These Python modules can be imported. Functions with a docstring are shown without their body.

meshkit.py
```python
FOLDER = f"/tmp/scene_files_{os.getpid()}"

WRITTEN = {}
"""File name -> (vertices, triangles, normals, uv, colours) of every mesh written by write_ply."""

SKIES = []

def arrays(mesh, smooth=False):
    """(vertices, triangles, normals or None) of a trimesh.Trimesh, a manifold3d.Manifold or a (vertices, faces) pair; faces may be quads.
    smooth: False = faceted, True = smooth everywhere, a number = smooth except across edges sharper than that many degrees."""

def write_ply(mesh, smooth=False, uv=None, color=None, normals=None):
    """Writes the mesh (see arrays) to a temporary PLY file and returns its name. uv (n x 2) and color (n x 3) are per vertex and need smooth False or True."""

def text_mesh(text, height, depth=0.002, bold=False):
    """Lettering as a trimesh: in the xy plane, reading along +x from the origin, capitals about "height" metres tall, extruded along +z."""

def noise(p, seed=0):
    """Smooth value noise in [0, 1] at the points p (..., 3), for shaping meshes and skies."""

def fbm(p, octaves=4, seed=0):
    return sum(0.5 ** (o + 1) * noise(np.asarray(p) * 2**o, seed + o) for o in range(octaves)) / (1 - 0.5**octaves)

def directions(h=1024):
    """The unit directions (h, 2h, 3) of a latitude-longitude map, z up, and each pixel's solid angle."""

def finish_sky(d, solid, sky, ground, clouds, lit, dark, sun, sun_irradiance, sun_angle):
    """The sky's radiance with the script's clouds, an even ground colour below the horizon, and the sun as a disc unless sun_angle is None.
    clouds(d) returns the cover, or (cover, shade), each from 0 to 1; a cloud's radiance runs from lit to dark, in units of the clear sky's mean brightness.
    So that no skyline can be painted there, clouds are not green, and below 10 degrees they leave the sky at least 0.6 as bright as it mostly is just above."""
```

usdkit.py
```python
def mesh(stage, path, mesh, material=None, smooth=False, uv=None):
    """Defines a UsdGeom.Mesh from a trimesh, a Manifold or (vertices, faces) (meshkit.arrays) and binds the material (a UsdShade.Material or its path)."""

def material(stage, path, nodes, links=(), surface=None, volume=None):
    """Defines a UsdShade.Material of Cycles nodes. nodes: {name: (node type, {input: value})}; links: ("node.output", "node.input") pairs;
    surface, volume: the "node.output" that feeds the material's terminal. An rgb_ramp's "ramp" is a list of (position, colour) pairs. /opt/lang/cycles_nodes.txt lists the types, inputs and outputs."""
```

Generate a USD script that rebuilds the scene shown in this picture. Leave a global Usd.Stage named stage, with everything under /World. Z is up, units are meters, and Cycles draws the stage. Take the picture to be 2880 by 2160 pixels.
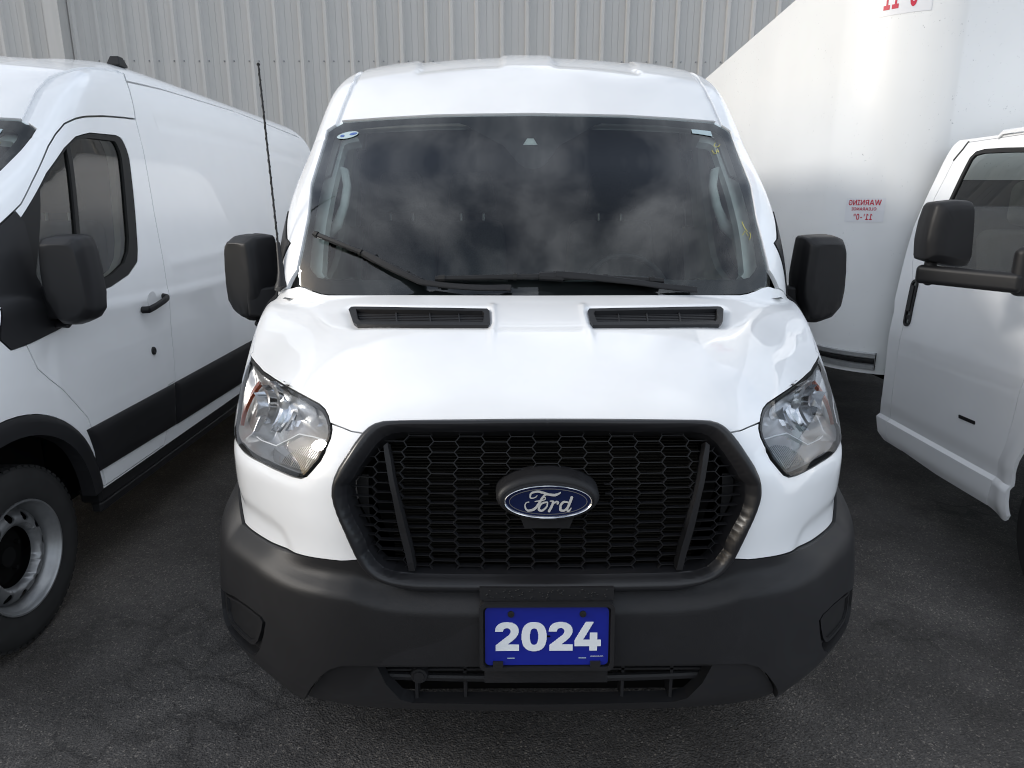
import math, random
import numpy as np, trimesh, shapely, usdkit, meshkit
import manifold3d as m3
from shapely.geometry import Polygon, LineString, Point, box as sbox
from shapely import affinity
from scipy.interpolate import PchipInterpolator as PCH
from pxr import Usd, UsdGeom, UsdLux, UsdShade, Gf, Sdf

stage = Usd.Stage.CreateInMemory()
UsdGeom.SetStageUpAxis(stage, 'Z'); UsdGeom.SetStageMetersPerUnit(stage, 1.0)
UsdGeom.Xform.Define(stage, '/World'); UsdGeom.Scope.Define(stage, '/World/Looks')
rng = np.random.default_rng(7)

# ------------------------------------------------------------------ camera
FPX, PITCH, YAW, ROLL = 1961.6, 0.24839, 0.008325, 0.000706      # focal length in pixels of a 2880 wide picture
EYE = np.array([-0.099, -1.514, 1.660])
LX, LY = -2.9314, -0.0421                                       # the parked van on the left
def look(px):
    """unit-depth viewing ray of a picture point (2880 x 2160)"""
    px = np.asarray(px, float); x = (px[..., 0]-1440)/FPX; u = -(px[..., 1]-1080)/FPX
    X = x*math.cos(ROLL)-u*math.sin(ROLL); U = x*math.sin(ROLL)+u*math.cos(ROLL)
    Y = math.cos(PITCH)+U*math.sin(PITCH); Z = -math.sin(PITCH)+U*math.cos(PITCH)
    return np.stack([X*math.cos(YAW)+Y*math.sin(YAW), -X*math.sin(YAW)+Y*math.cos(YAW), Z], -1)
fwd = look((1440, 1080)); right = look((1441, 1080))-fwd; right /= np.linalg.norm(right); fwd = fwd/np.linalg.norm(fwd); up = np.cross(right, fwd)
cam = UsdGeom.Camera.Define(stage, '/World/camera')
cam.AddTransformOp().Set(Gf.Matrix4d(*right, 0, *up, 0, *(-fwd), 0, *EYE, 1))
cam.CreateHorizontalApertureAttr(36.0); cam.CreateVerticalApertureAttr(27.0); cam.CreateFocalLengthAttr(36.0*FPX/2880)
cam.CreateClippingRangeAttr(Gf.Vec2f(0.05, 2000))
cam.CreateExposureAttr(0.26)

# ------------------------------------------------------------------ sky and sun
SUN = np.array([-0.90, -0.06, 0.43]); SUN /= np.linalg.norm(SUN)
elev, rot = math.asin(SUN[2]), math.atan2(SUN[0], SUN[1])
dome = UsdLux.DomeLight.Define(stage, '/World/sky')
dome.GetPrim().SetCustomDataByKey('kind', 'structure')
sky_mat = usdkit.material(stage, '/World/Looks/sky_light', {
    's': ('sky_texture', {'sky_type': 'single_scattering', 'sun_disc': False, 'sun_elevation': elev, 'sun_rotation': rot, 'air_density': 1.0, 'aerosol_density': 2.2}),
    'tc': ('texture_coordinate', {}), 'mp': ('mapping', {'scale': (2.6, 0.8, 0.7), 'rotation': (0.1, 0.25, 0.2)}),
    'n': ('noise_texture', {'scale': 1.7, 'detail': 6, 'roughness': 0.52, 'distortion': 0.0}),
    'r': ('rgb_ramp', {'ramp': [(0.0, (0.05, 0.05, 0.05)), (0.36, (0.12, 0.12, 0.12)), (0.50, (0.42, 0.42, 0.42)), (0.68, (0.95, 0.95, 0.95)), (1, (1, 1, 1))]}),
    'm': ('mix_color', {'b': (12.3, 13.1, 14.2), 'use_clamp': False}),
    'b': ('background_shader', {'strength': 0.10})},
    [('tc.generated', 'mp.vector'), ('mp.vector', 'n.vector'), ('n.fac', 'r.fac'), ('r.color', 'm.fac'), ('s.color', 'm.a'), ('m.result', 'b.color')], surface='b.background')
UsdShade.MaterialBindingAPI.Apply(dome.GetPrim()).Bind(sky_mat)
sun = UsdLux.DistantLight.Define(stage, '/World/sun')
sun.CreateIntensityAttr(0.40); sun.CreateAngleAttr(10); sun.CreateColorAttr(Gf.Vec3f(1.0, 0.965, 0.91)); sun.CreateNormalizeAttr(True)
zz = SUN; xx = np.cross([0, 0, 1], zz); xx /= np.linalg.norm(xx); yy = np.cross(zz, xx)
sun.AddTransformOp().Set(Gf.Matrix4d(*xx, 0, *yy, 0, *zz, 0, 0, 0, 0, 1))

# ------------------------------------------------------------------ materials
def pm(name, color, rough=0.5, metal=0.0, coat=0.0, spec=0.5, vary=0.0, scale=40.0, bump=0.0, bscale=300.0, **kw):
    """principled material; vary: slight tone noise, bump: fine surface relief"""
    nodes = {'p': ('principled_bsdf', {'base_color': color, 'roughness': rough, 'metallic': metal, 'coat_weight': coat, 'specular_ior_level': spec, **kw})}
    links = []
    if vary or bump: nodes['tc'] = ('texture_coordinate', {})
    if vary:
        nodes['n'] = ('noise_texture', {'scale': scale, 'detail': 5, 'roughness': 0.6})
        nodes['r'] = ('rgb_ramp', {'ramp': [(0.3, tuple(c*(1-vary) for c in color)), (0.7, tuple(min(1, c*(1+vary)) for c in color))]})
        links += [('tc.object', 'n.vector'), ('n.fac', 'r.fac'), ('r.color', 'p.base_color')]
    if bump:
        nodes['bn'] = ('noise_texture', {'scale': bscale, 'detail': 3}); nodes['bp'] = ('bump', {'strength': 1.0, 'distance': bump})
        links += [('tc.object', 'bn.vector'), ('bn.fac', 'bp.height'), ('bp.normal', 'p.normal')]
    return usdkit.material(stage, '/World/Looks/'+name, nodes, links, surface='p.BSDF')
def pane_mat(name, tint, refl=(1, 1, 1), ior=1.5, rough=0.0):
    return usdkit.material(stage, '/World/Looks/'+name, {
        't': ('transparent_bsdf', {'color': tint}), 'g': ('glossy_bsdf', {'color': refl, 'roughness': rough}), 'f': ('fresnel', {'IOR': ior}),
        'm': ('mix_closure', {})}, [('f.fac', 'm.fac'), ('t.BSDF', 'm.closure1'), ('g.BSDF', 'm.closure2')], surface='m.closure')
M = {}
M['white'] = pm('white_paint', (0.80, 0.81, 0.82), 0.35, coat=1.0, coat_roughness=0.02, vary=0.012, scale=6, bump=0.0003, bscale=2.2)
M['black'] = pm('black_plastic', (0.0095, 0.0095, 0.0105), 0.45, spec=0.32, vary=0.12, scale=9, bump=0.0004, bscale=900)
M['black2'] = pm('dark_plastic', (0.009, 0.009, 0.0095), 0.40, spec=0.3, vary=0.1, scale=30)
M['grille'] = pm('grille_plastic', (0.008, 0.008, 0.009), 0.42, spec=0.3)
M['fins'] = pm('radiator_fins', (0.010, 0.009, 0.007), 0.6, spec=0.15)
M['frame'] = pm('grille_surround', (0.008, 0.008, 0.009), 0.30, spec=0.45)
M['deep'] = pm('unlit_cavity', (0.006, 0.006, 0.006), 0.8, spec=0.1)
M['rubber'] = pm('rubber', (0.012, 0.012, 0.012), 0.6, spec=0.3)
M['tyre'] = pm('tyre_rubber', (0.018, 0.018, 0.018), 0.7, spec=0.3, vary=0.25, scale=14)
M['chrome'] = pm('chrome', (0.75, 0.76, 0.78), 0.06, metal=1.0)
M['letter'] = pm('badge_silver', (0.62, 0.61, 0.58), 0.30, metal=0.5)
M['reflector'] = pm('lamp_reflector', (0.80, 0.82, 0.85), 0.10, metal=1.0)
M['silver'] = pm('silver_steel', (0.27, 0.275, 0.28), 0.38, metal=0.8, vary=0.12, scale=20)
M['alu'] = pm('aluminium', (0.55, 0.56, 0.57), 0.33, metal=0.9, vary=0.1, scale=30)
M['housing'] = pm('lamp_housing', (0.52, 0.525, 0.53), 0.24, metal=0.8)
M['lampdull'] = pm('turn_lens', (0.10, 0.095, 0.09), 0.25, metal=0.3)
M['lampdark'] = pm('lamp_bezel', (0.05, 0.05, 0.055), 0.30)
M['clearline'] = pm('light_guide', (0.72, 0.74, 0.76), 0.15)
M['amber'] = pm('amber_reflector', (0.25, 0.045, 0.012), 0.2)
M['glass'] = pane_mat('windscreen_glass', (0.86, 0.95, 0.93), ior=1.62)
M['sideglass'] = pane_mat('side_glass', (0.62, 0.69, 0.66), ior=1.75)
M['lens'] = pane_mat('lamp_lens', (0.95, 0.96, 0.97), ior=1.5)
M['frit'] = pm('black_glass_border', (0.018, 0.017, 0.018), 0.45, spec=0.3)
M['blue'] = pm('plate_blue', (0.004, 0.012, 0.22), 0.35)
M['digit'] = pm('plate_white', (0.70, 0.73, 0.76), 0.4)
M['emblem'] = pm('emblem_blue', (0.004, 0.008, 0.035), 0.25, spec=0.25)
M['dash'] = pm('dashboard', (0.075, 0.082, 0.084), 0.75, spec=0.25, vary=0.1, scale=25)
M['trim'] = pm('pillar_trim', (0.66, 0.66, 0.63), 0.7, spec=0.25, vary=0.05, scale=20)
M['seat'] = pm('seat_fabric', (0.05, 0.048, 0.047), 0.9, spec=0.15, vary=0.2, scale=150)
M['liner'] = pm('roof_lining', (0.42, 0.42, 0.40), 0.9, spec=0.1)
M['cave'] = pm('cargo_bay', (0.03, 0.032, 0.035), 0.8, spec=0.15)
M['sticker'] = pm('paper_sticker', (0.40, 0.50, 0.53), 0.5)
M['stickerblue'] = pm('sticker_print', (0.06, 0.12, 0.35), 0.5)
M['yellow'] = pm('yellow_marker', (0.55, 0.48, 0.05), 0.6)
M['red'] = pm('decal_red', (0.50, 0.02, 0.05), 0.45)
M['decal'] = pm('decal_film', (0.70, 0.71, 0.735), 0.3)
M['pillarwhite'] = M['white']

# asphalt: dark binder, speckled stones, worn pale patches, alligator cracks
M['asphalt'] = usdkit.material(stage, '/World/Looks/asphalt', {
    'g': ('geometry', {}), 'p': ('principled_bsdf', {'roughness': 0.82, 'specular_ior_level': 0.3}),
    'nb': ('noise_texture', {'scale': 1.3, 'detail': 6, 'roughness': 0.62}),
    'rb': ('rgb_ramp', {'ramp': [(0.32, (0.055, 0.051, 0.048)), (0.50, (0.090, 0.084, 0.080)), (0.68, (0.140, 0.130, 0.123))]}),
    'ns': ('voronoi_texture', {'scale': 190, 'feature': 'f1'}),
    'rs': ('rgb_ramp', {'ramp': [(0.0, (0.55, 0.55, 0.55)), (0.5, (0.95, 0.95, 0.95)), (0.80, (1.15, 1.15, 1.12)), (0.93, (2.6, 2.5, 2.3))]}),
    'mx': ('mix_color', {'blend_type': 'multiply', 'fac': 1.0, 'use_clamp': False}),
    'nw': ('noise_texture', {'scale': 3.5, 'detail': 4}), 'va': ('vector_math', {'math_type': 'scale', 'scale': 0.42}), 'vb': ('vector_math', {'math_type': 'add'}),
    'vc': ('voronoi_texture', {'scale': 4.2, 'feature': 'distance_to_edge'}),
    'rc': ('rgb_ramp', {'ramp': [(0.0, (0.6, 0.6, 0.6)), (0.03, (0.35, 0.35, 0.35)), (0.10, (0, 0, 0))]}),
    'nm': ('noise_texture', {'scale': 0.75, 'detail': 3}), 'rm': ('rgb_ramp', {'ramp': [(0.50, (0, 0, 0)), (0.66, (0.8, 0.8, 0.8))]}),
    'cm': ('mix_color', {'blend_type': 'multiply', 'fac': 1.0}), 'md': ('mix_color', {'b': (0.008, 0.008, 0.008)}),
    'bv': ('voronoi_texture', {'scale': 150, 'feature': 'f1'}), 'bn': ('noise_texture', {'scale': 28, 'detail': 6, 'roughness': 0.65}),
    'ba': ('math', {'math_type': 'multiply_add', 'value2': 0.55}), 'bc': ('math', {'math_type': 'multiply_add', 'value2': -0.7}),
    'bp': ('bump', {'strength': 1.0, 'distance': 0.008})},
    [('g.position', 'nb.vector'), ('nb.fac', 'rb.fac'), ('g.position', 'ns.vector'), ('ns.color', 'rs.fac'), ('rb.color', 'mx.a'), ('rs.color', 'mx.b'),
     ('g.position', 'nw.vector'), ('nw.color', 'va.vector1'), ('g.position', 'vb.vector1'), ('va.vector', 'vb.vector2'), ('vb.vector', 'vc.vector'), ('vc.distance', 'rc.fac'),
     ('g.position', 'nm.vector'), ('nm.fac', 'rm.fac'), ('rc.color', 'cm.a'), ('rm.color', 'cm.b'), ('cm.result', 'md.fac'), ('mx.result', 'md.a'), ('md.result', 'p.base_color'),
     ('g.position', 'bv.vector'), ('g.position', 'bn.vector'), ('bv.distance', 'ba.value1'), ('bn.fac', 'ba.value3'), ('cm.result', 'bc.value1'), ('ba.value', 'bc.value3'), ('bc.value', 'bp.height'), ('bp.normal', 'p.normal')], surface='p.BSDF')
# ribbed steel wall: faint streaks
M['wall'] = usdkit.material(stage, '/World/Looks/wall_steel', {
    'g': ('geometry', {}), 'mp': ('mapping', {'scale': (3.0, 3.0, 0.15)}), 'n': ('noise_texture', {'scale': 2.0, 'detail': 6, 'roughness': 0.65}),
    'r': ('rgb_ramp', {'ramp': [(0.3, (0.43, 0.425, 0.41)), (0.7, (0.50, 0.49, 0.475))]}), 'p': ('principled_bsdf', {'roughness': 0.45, 'specular_ior_level': 0.35})},
    [('g.position', 'mp.vector'), ('mp.vector', 'n.vector'), ('n.fac', 'r.fac'), ('r.color', 'p.base_color')], surface='p.BSDF')
# fibreglass box: off-white gelcoat with dirt specks and a few scuffs
M['box'] = usdkit.material(stage, '/World/Looks/box_gelcoat', {
    'g': ('geometry', {}), 'p': ('principled_bsdf', {'roughness': 0.30, 'coat_weight': 0.4, 'coat_roughness': 0.08}),
    'n1': ('noise_texture', {'scale': 62, 'detail': 3, 'roughness': 0.7}), 'r1': ('rgb_ramp', {'ramp': [(0.0, (0, 0, 0)), (0.66, (0, 0, 0)), (0.72, (1, 1, 1))]}),
    'n2': ('noise_texture', {'scale': 3.0, 'detail': 5}), 'r2': ('rgb_ramp', {'ramp': [(0.45, (0, 0, 0)), (0.64, (1, 1, 1))]}),
    'mm': ('mix_color', {'blend_type': 'multiply', 'fac': 1.0}),
    'n3': ('noise_texture', {'scale': 1.2, 'detail': 4}), 'r3': ('rgb_ramp', {'ramp': [(0.3, (0.73, 0.74, 0.74)), (0.7, (0.79, 0.80, 0.80))]}),
    'mx': ('mix_color', {'b': (0.20, 0.21, 0.23)})},
    [('g.position', 'n1.vector'), ('n1.fac', 'r1.fac'), ('g.position', 'n2.vector'), ('n2.fac', 'r2.fac'), ('r1.color', 'mm.a'), ('r2.color', 'mm.b'), ('g.position', 'n3.vector'), ('n3.fac', 'r3.fac'),
     ('mm.result', 'mx.fac'), ('r3.color', 'mx.a'), ('mx.result', 'p.base_color')], surface='p.BSDF')

# ------------------------------------------------------------------ stage helpers
used = {}
def numbered(parent, name):
    k = used.get((parent, name), 0); used[(parent, name)] = k+1
    return f'{parent}/{name}' if k == 0 else f'{parent}/{name}_{k:03d}'
def keys(prim, **kw):
    for k, v in kw.items():
        if v: prim.SetCustomDataByKey(k, v)
def thing(name, label, category, group=None, loc=(0, 0, 0), rotz=0.0):
    x = UsdGeom.Xform.Define(stage, numbered('/World', name)); x.AddTranslateOp().Set(Gf.Vec3d(*loc))
    if rotz: x.AddRotateZOp().Set(rotz)
    keys(x.GetPrim(), label=label, category=category, group=group); return str(x.GetPath())
def part(parent, name, mesh, mat, smooth=35, **kw):
    p = numbered(parent, name); g = usdkit.mesh(stage, p, mesh, M[mat] if isinstance(mat, str) else mat, smooth=smooth)
    keys(g.GetPrim(), **kw); return p
cat = trimesh.util.concatenate
def tm(v, f): return trimesh.Trimesh(np.asarray(v, float), np.asarray(f, int), process=False)
def flipx(m):
    q = m.copy(); q.vertices[:, 0] *= -1; q.faces = q.faces[:, ::-1]; return q
def bx(cx, cy, cz, sx, sy, sz, ch=0.0):
    if ch <= 0:
        b = trimesh.creation.box([sx, sy, sz]); b.apply_translation([cx, cy, cz]); return b
    c = []
    for a in (0, 1, 2):
        e = np.array([sx, sy, sz])/2-ch; e[a] = (sx, sy, sz)[a]/2
        c += [np.array(s)*e for s in np.ndindex(2, 2, 2) for s in [tuple(2*np.array(s)-1)]]
    h = trimesh.convex.convex_hull(np.array(c)); h.apply_translation([cx, cy, cz]); return h
def tube(pts, r, n=10, caps=True):
    """round bar along points; r a number or one per point"""
    P = np.asarray(pts, float); r = np.broadcast_to(r, len(P)); T = np.gradient(P, axis=0); T /= np.linalg.norm(T, axis=1)[:, None]
    a = np.array([0, 0, 1.0]) if abs(T[0, 2]) < .9 else np.array([1.0, 0, 0]); V = []
    for i in range(len(P)):
        a = a-T[i]*(a@T[i]); a /= np.linalg.norm(a); b = np.cross(T[i], a)
        th = np.arange(n)/n*2*math.pi; V.append(P[i]+r[i]*(np.cos(th)[:, None]*a+np.sin(th)[:, None]*b))
    V = np.vstack(V); F = []
    for i in range(len(P)-1):
        for j in range(n):
            k = (j+1) % n; F += [[i*n+j, i*n+k, (i+1)*n+k], [i*n+j, (i+1)*n+k, (i+1)*n+j]]
    if caps:
        V = np.vstack([V, P[:1], P[-1:]]); e = len(V)
        for j in range(n): k = (j+1) % n; F += [[e-2, k, j], [e-1, (len(P)-1)*n+j, (len(P)-1)*n+k]]
    return tm(V, F)
def strip(pts, w, h, upv):
    """flat bar along points, w wide, h thick, upv the direction of its thickness"""
    P = np.asarray(pts, float); T = np.gradient(P, axis=0); T /= np.linalg.norm(T, axis=1)[:, None]; U = np.broadcast_to(np.asarray(upv, float), P.shape)
    S = np.cross(T, U); S /= np.linalg.norm(S, axis=1)[:, None]; w = np.broadcast_to(w, len(P))[:, None]/2
    c = h*.3; V = np.stack([P-S*w, P-S*w+U*(h-c), P-S*(w-c)+U*h, P+S*(w-c)+U*h, P+S*w+U*(h-c), P+S*w], 1); n = 6; F = []
    for i in range(len(P)-1):
        for j in range(n): k = (j+1) % n; F += [[i*n+j, (i+1)*n+j, (i+1)*n+k], [i*n+j, (i+1)*n+k, i*n+k]]
    for e in (0, (len(P)-1)*n):
        for j in range(1, n-1): F.append([e, e+j, e+j+1] if e == 0 else [e, e+j+1, e+j])
    return tm(V.reshape(-1, 3), F)
def lathe(prof, n=48, axis='x'):
    """prof: (distance along axis, radius) pairs"""
    p = np.asarray(prof, float); th = np.arange(n)/n*2*math.pi; V = np.stack([np.stack([np.full(n, a), r*np.cos(th), r*np.sin(th)], -1) for a, r in p])
    F = []
    for i in range(len(p)-1):
        for j in range(n): k = (j+1) % n; F += [[i*n+j, i*n+k, (i+1)*n+k], [i*n+j, (i+1)*n+k, (i+1)*n+j]]
    V = V.reshape(-1, 3)
    if axis == 'y': V = V[:, [1, 0, 2]]; F = [f[::-1] for f in F]
    if axis == 'z': V = V[:, [1, 2, 0]]
    return tm(V, F)
def hull(*pts): return trimesh.convex.convex_hull(np.vstack([np.atleast_2d(getattr(p, 'vertices', p)) for p in pts]))
def round_hull(pts, r, n=2):
    s = trimesh.creation.icosphere(n, r).vertices; return trimesh.convex.convex_hull((np.asarray(pts, float)[:, None]+s[None]).reshape(-1, 3))
def glyphs(text, weight='Bold'):
    """outline of a text: polygon with capitals 1 high, starting at x = 0"""
    import glob
    from PIL import Image, ImageDraw, ImageFont
    f = ImageFont.truetype(glob.glob('/opt/blender-*/*/datafiles/fonts/Inter.woff2')[0], 120)
    try: f.set_variation_by_name(weight)
    except Exception: pass
    x0, y0, x1, y1 = f.getbbox(text, anchor='ls'); im = Image.new('L', (x1-x0+8, y1-y0+8)); ImageDraw.Draw(im).text((4-x0, 4-y0), text, 255, f, anchor='ls')
    on = np.pad(np.asarray(im) > 127, ((0, 0), (1, 1))).astype(np.int8); r, s = np.nonzero(np.diff(on, axis=1) == 1); e = np.nonzero(np.diff(on, axis=1) == -1)[1]
    g = shapely.union_all(shapely.box(s, -r-1, e, -r)).buffer(0.7).buffer(-0.7).simplify(0.6); k = 1/(120*0.727)
    return affinity.affine_transform(g, [k, 0, 0, k, -4*k, (4-y0)*k])
def extr(poly, h):
    return cat([trimesh.creation.extrude_polygon(g, h, engine='earcut') for g in getattr(poly, 'geoms', [poly]) if g.area > 1e-10])
def place(mesh, origin, xd, yd, zd=None):
    xd, yd = np.asarray(xd, float), np.asarray(yd, float); zd = np.cross(xd, yd) if zd is None else np.asarray(zd, float); A = np.eye(4); A[:3, 0], A[:3, 1], A[:3, 2], A[:3, 3] = xd, yd, zd, origin
    q = mesh.copy(); q.apply_transform(A); return q

# ------------------------------------------------------------------ the van's skin as a solid (front at y = 0, rear +y)
def smax(a, b, k): h = np.maximum(k-np.abs(a-b), 0)/k; return np.maximum(a, b)+h*h*k*.25
def smin(a, b, k): return -smax(-a, -b, k)
from scipy.ndimage import gaussian_filter1d
from scipy.interpolate import CubicSpline
def SM(xs, ys, sig, even=False):
    """curve through points, eased so that its curvature is smooth"""
    if even: xs, ys = [-x for x in xs[:0:-1]]+list(xs), list(ys[:0:-1])+list(ys)
    g = np.linspace(xs[0], xs[-1], 4001); y = PCH(xs, ys)(g); k = gaussian_filter1d(y-np.interp(g, [g[0], g[-1]], [y[0], y[-1]]), sig/(g[1]-g[0]), mode='reflect')+np.interp(g, [g[0], g[-1]], [y[0], y[-1]])
    return CubicSpline(g[::40], k[::40])
C_ = SM([0, .2, .4, .51, .60, .70, .80, .88, .94, .98, 1.02, 1.08, 1.3], [0, .004, .014, .030, .068, .145, .245, .345, .460, .600, .80, 1.2, 2.8], 0.028, True)
Y0 = SM([-.2, .18, .24, .30, .38, .50, .60, .68, .74, .80, .90, .98, 1.06, 1.15, 1.25, 1.6], [.42, .245, .182, .135, .094, .066, .056, .056, .058, .056, .046, .047, .063, .097, .15, .5], 0.022)
SX = SM([0, .22, .34, .48, .60, .70, .78, .86, 2], [.97, 1.05, 1.075, 1.055, 1.035, 1.022, 1.0, .995, .997], 0.03)
W1 = SM([0, .2, .3, .45, .6, .7, .8, .95, 1.02, 1.08, 1.15, 1.22, 1.30, 1.4, 2], [.93, .98, 1.0, 1.012, 1.02, 1.03, 1.028, 1.020, 1.012, 1.010, 1.018, 1.028, 1.030, 1.015, .9], 0.03)
WF = SM([0, .2, .3, .45, .6, .7, .8, 1.0, 1.2, 1.4, 2], [.93, .98, 1.0, 1.012, 1.02, 1.027, 1.027, 1.025, 1.022, 1.010, .9], .08)
H0 = SM([-.6, -.1, .05, .10, .16, .22, .27, .34, .4, .5, .6, .7, .8, 1.0, 1.2, 1.4, 3], [.4, .98, 1.130, 1.170, 1.211, 1.244, 1.264, 1.288, 1.306, 1.330, 1.350, 1.366, 1.381, 1.405, 1.40, 1.33, 1.30], 0.045)
DR = SM([-1, .2, .35, .5, .6, .8, 1.0, 1.2, 3], [.70, .62, .42, .33, .275, .19, .095, .05, .05], 0.1)
T0 = SM([-1, .55, .71, .79, 1.45, 1.52, 1.72, 1.90, 2.10, 2.35, 2.6, 3.0, 3.6, 5.0, 5.6, 6.5], [-3.0, .30, 1.10, 1.385, 1.980, 2.042, 2.205, 2.295, 2.357, 2.412, 2.447, 2.478, 2.497, 2.497, 2.48, 2.42], 0.05)
CW = SM([0, .2, .4, .6, .7, .8, .86, .90, .94, .97, 1.0, 1.03, 1.3], [0, .008, .036, .085, .118, .160, .193, .225, .270, .345, .45, .60, 2.2], 0.028, True)
W2 = SM([.6, 1.2, 1.35, 1.5, 1.75, 1.95, 2.1, 2.2, 2.27, 2.33, 2.38, 2.45, 2.52, 2.7], [1.02, 1.020, 1.012, .996, .968, .943, .920, .895, .862, .815, .755, .62, .40, .1], 0.03)
dC_, dY0, dH0, dT0, dCW = C_.derivative(), Y0.derivative(), H0.derivative(), T0.derivative(), CW.derivative()
def G(P):
    x, y, z = np.abs(P[..., 0]), P[..., 1], P[..., 2]
    z = np.clip(z, 0, 2.65); s = SX(np.clip(z, 0, 1.9)); xs = np.clip(x/s, 0, 1.3)
    zf = np.clip(z, -.1, 1.55); gF = (Y0(zf)+C_(xs)-y)/np.sqrt(1+dC_(xs)**2+np.minimum(dY0(zf)**2, 2))
    zs = np.clip(z, 0, 1.9); f = np.clip((y-.95)/.5, 0, 1); f = f*f*(3-2*f); gS = x-(W1(zs)*f+WF(zs)*(1-f))
    yh = np.clip(y, -.5, 2.5); q = np.clip(x/.95, 0, 1.25); d = DR(yh)
    gH = (z-(H0(yh)-d*q**3.6))/np.sqrt(1+np.minimum(dH0(yh)**2, 3)+np.minimum((d*3.6/.95*q**2.6)**2, 4))
    low = smax(smax(gF, gS, .08), gH, .05)
    xc = np.clip(x, 0, 1.3); t = np.clip(y-CW(xc), -.95, 6.4); k = .05*np.clip((t-1.45)/.7, 0, 1)
    gT = (z-T0(t)+k*x*x)/np.sqrt(1+np.minimum(dT0(t)**2, 1.5)*(1+np.minimum(dCW(xc)**2, 4)))
    cab = smax(gT, x-W2(np.clip(z, .65, 2.65)), .05)
    return smax(smin(low, cab, .015), y-5.9, .12)
def normal(P, e=1e-3):
    g = np.stack([G(P+np.eye(3)[i]*e)-G(P-np.eye(3)[i]*e) for i in range(3)], -1); return g/np.maximum(np.linalg.norm(g, axis=-1, keepdims=True), 1e-9)
YC, ZC = 1.30, 0.90
class Cyl:      # about a vertical axis: (angle from straight ahead, height): the front
    def rays(a, b): return np.stack([0*a, 0*a+YC, b], -1), np.stack([np.sin(a), -np.cos(a), 0*a], -1)
    def inv(P): return np.stack([np.arctan2(P[..., 0], YC-P[..., 1]), P[..., 2]], -1)
class Tub:      # about the long axis: (angle from straight up, y): bonnet, screen, roof, sides
    def rays(a, b): return np.stack([0*a, b, 0*a+ZC], -1), np.stack([np.sin(a), 0*a, np.cos(a)], -1)
    def inv(P): return np.stack([np.arctan2(P[..., 0], P[..., 2]-ZC), P[..., 1]], -1)
def skin(chart, V, off=0.0):
    V = np.asarray(V, float); o, d = chart.rays(V[..., 0], V[..., 1]); lo = np.zeros(len(V)); hi = np.full(len(V), 2.2)
    for _ in range(24):
        m = (lo+hi)/2; i = G(o+d*m[:, None]) < 0; lo = np.where(i, m, lo); hi = np.where(i, hi, m)
    P = o+d*((lo+hi)/2)[:, None]; n = normal(P)
    return P+n*np.reshape(off, (-1, 1)) if np.ndim(off) or off else P, n
def hit(pxs, shift=(0, 0, 0), mirror=False):
    """where the viewing rays of picture points meet the van's skin (shift: where that van stands)"""
    px = np.atleast_2d(np.asarray(pxs, float)); d = look(px); d /= np.linalg.norm(d, axis=-1, keepdims=True); o = EYE-np.asarray(shift, float)
    t = np.linspace(.9, 8, 1200); out = []
    for k in range(len(px)):
        g = G(o+d[k]*t[:, None]); i = np.nonzero(g < 0)[0]
        if len(i) and i[0] > 0:
            a, b = t[i[0]-1], t[i[0]]
            for _ in range(20):
                m = (a+b)/2; a, b = (m, b) if G((o+d[k]*m)[None])[0] > 0 else (a, m)
            out.append(o+d[k]*b)
        else: out.append(o+d[k]*t[g.argmin()])
    P = np.array(out)
    if mirror: P[:, 0] *= -1
    return P
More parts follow.
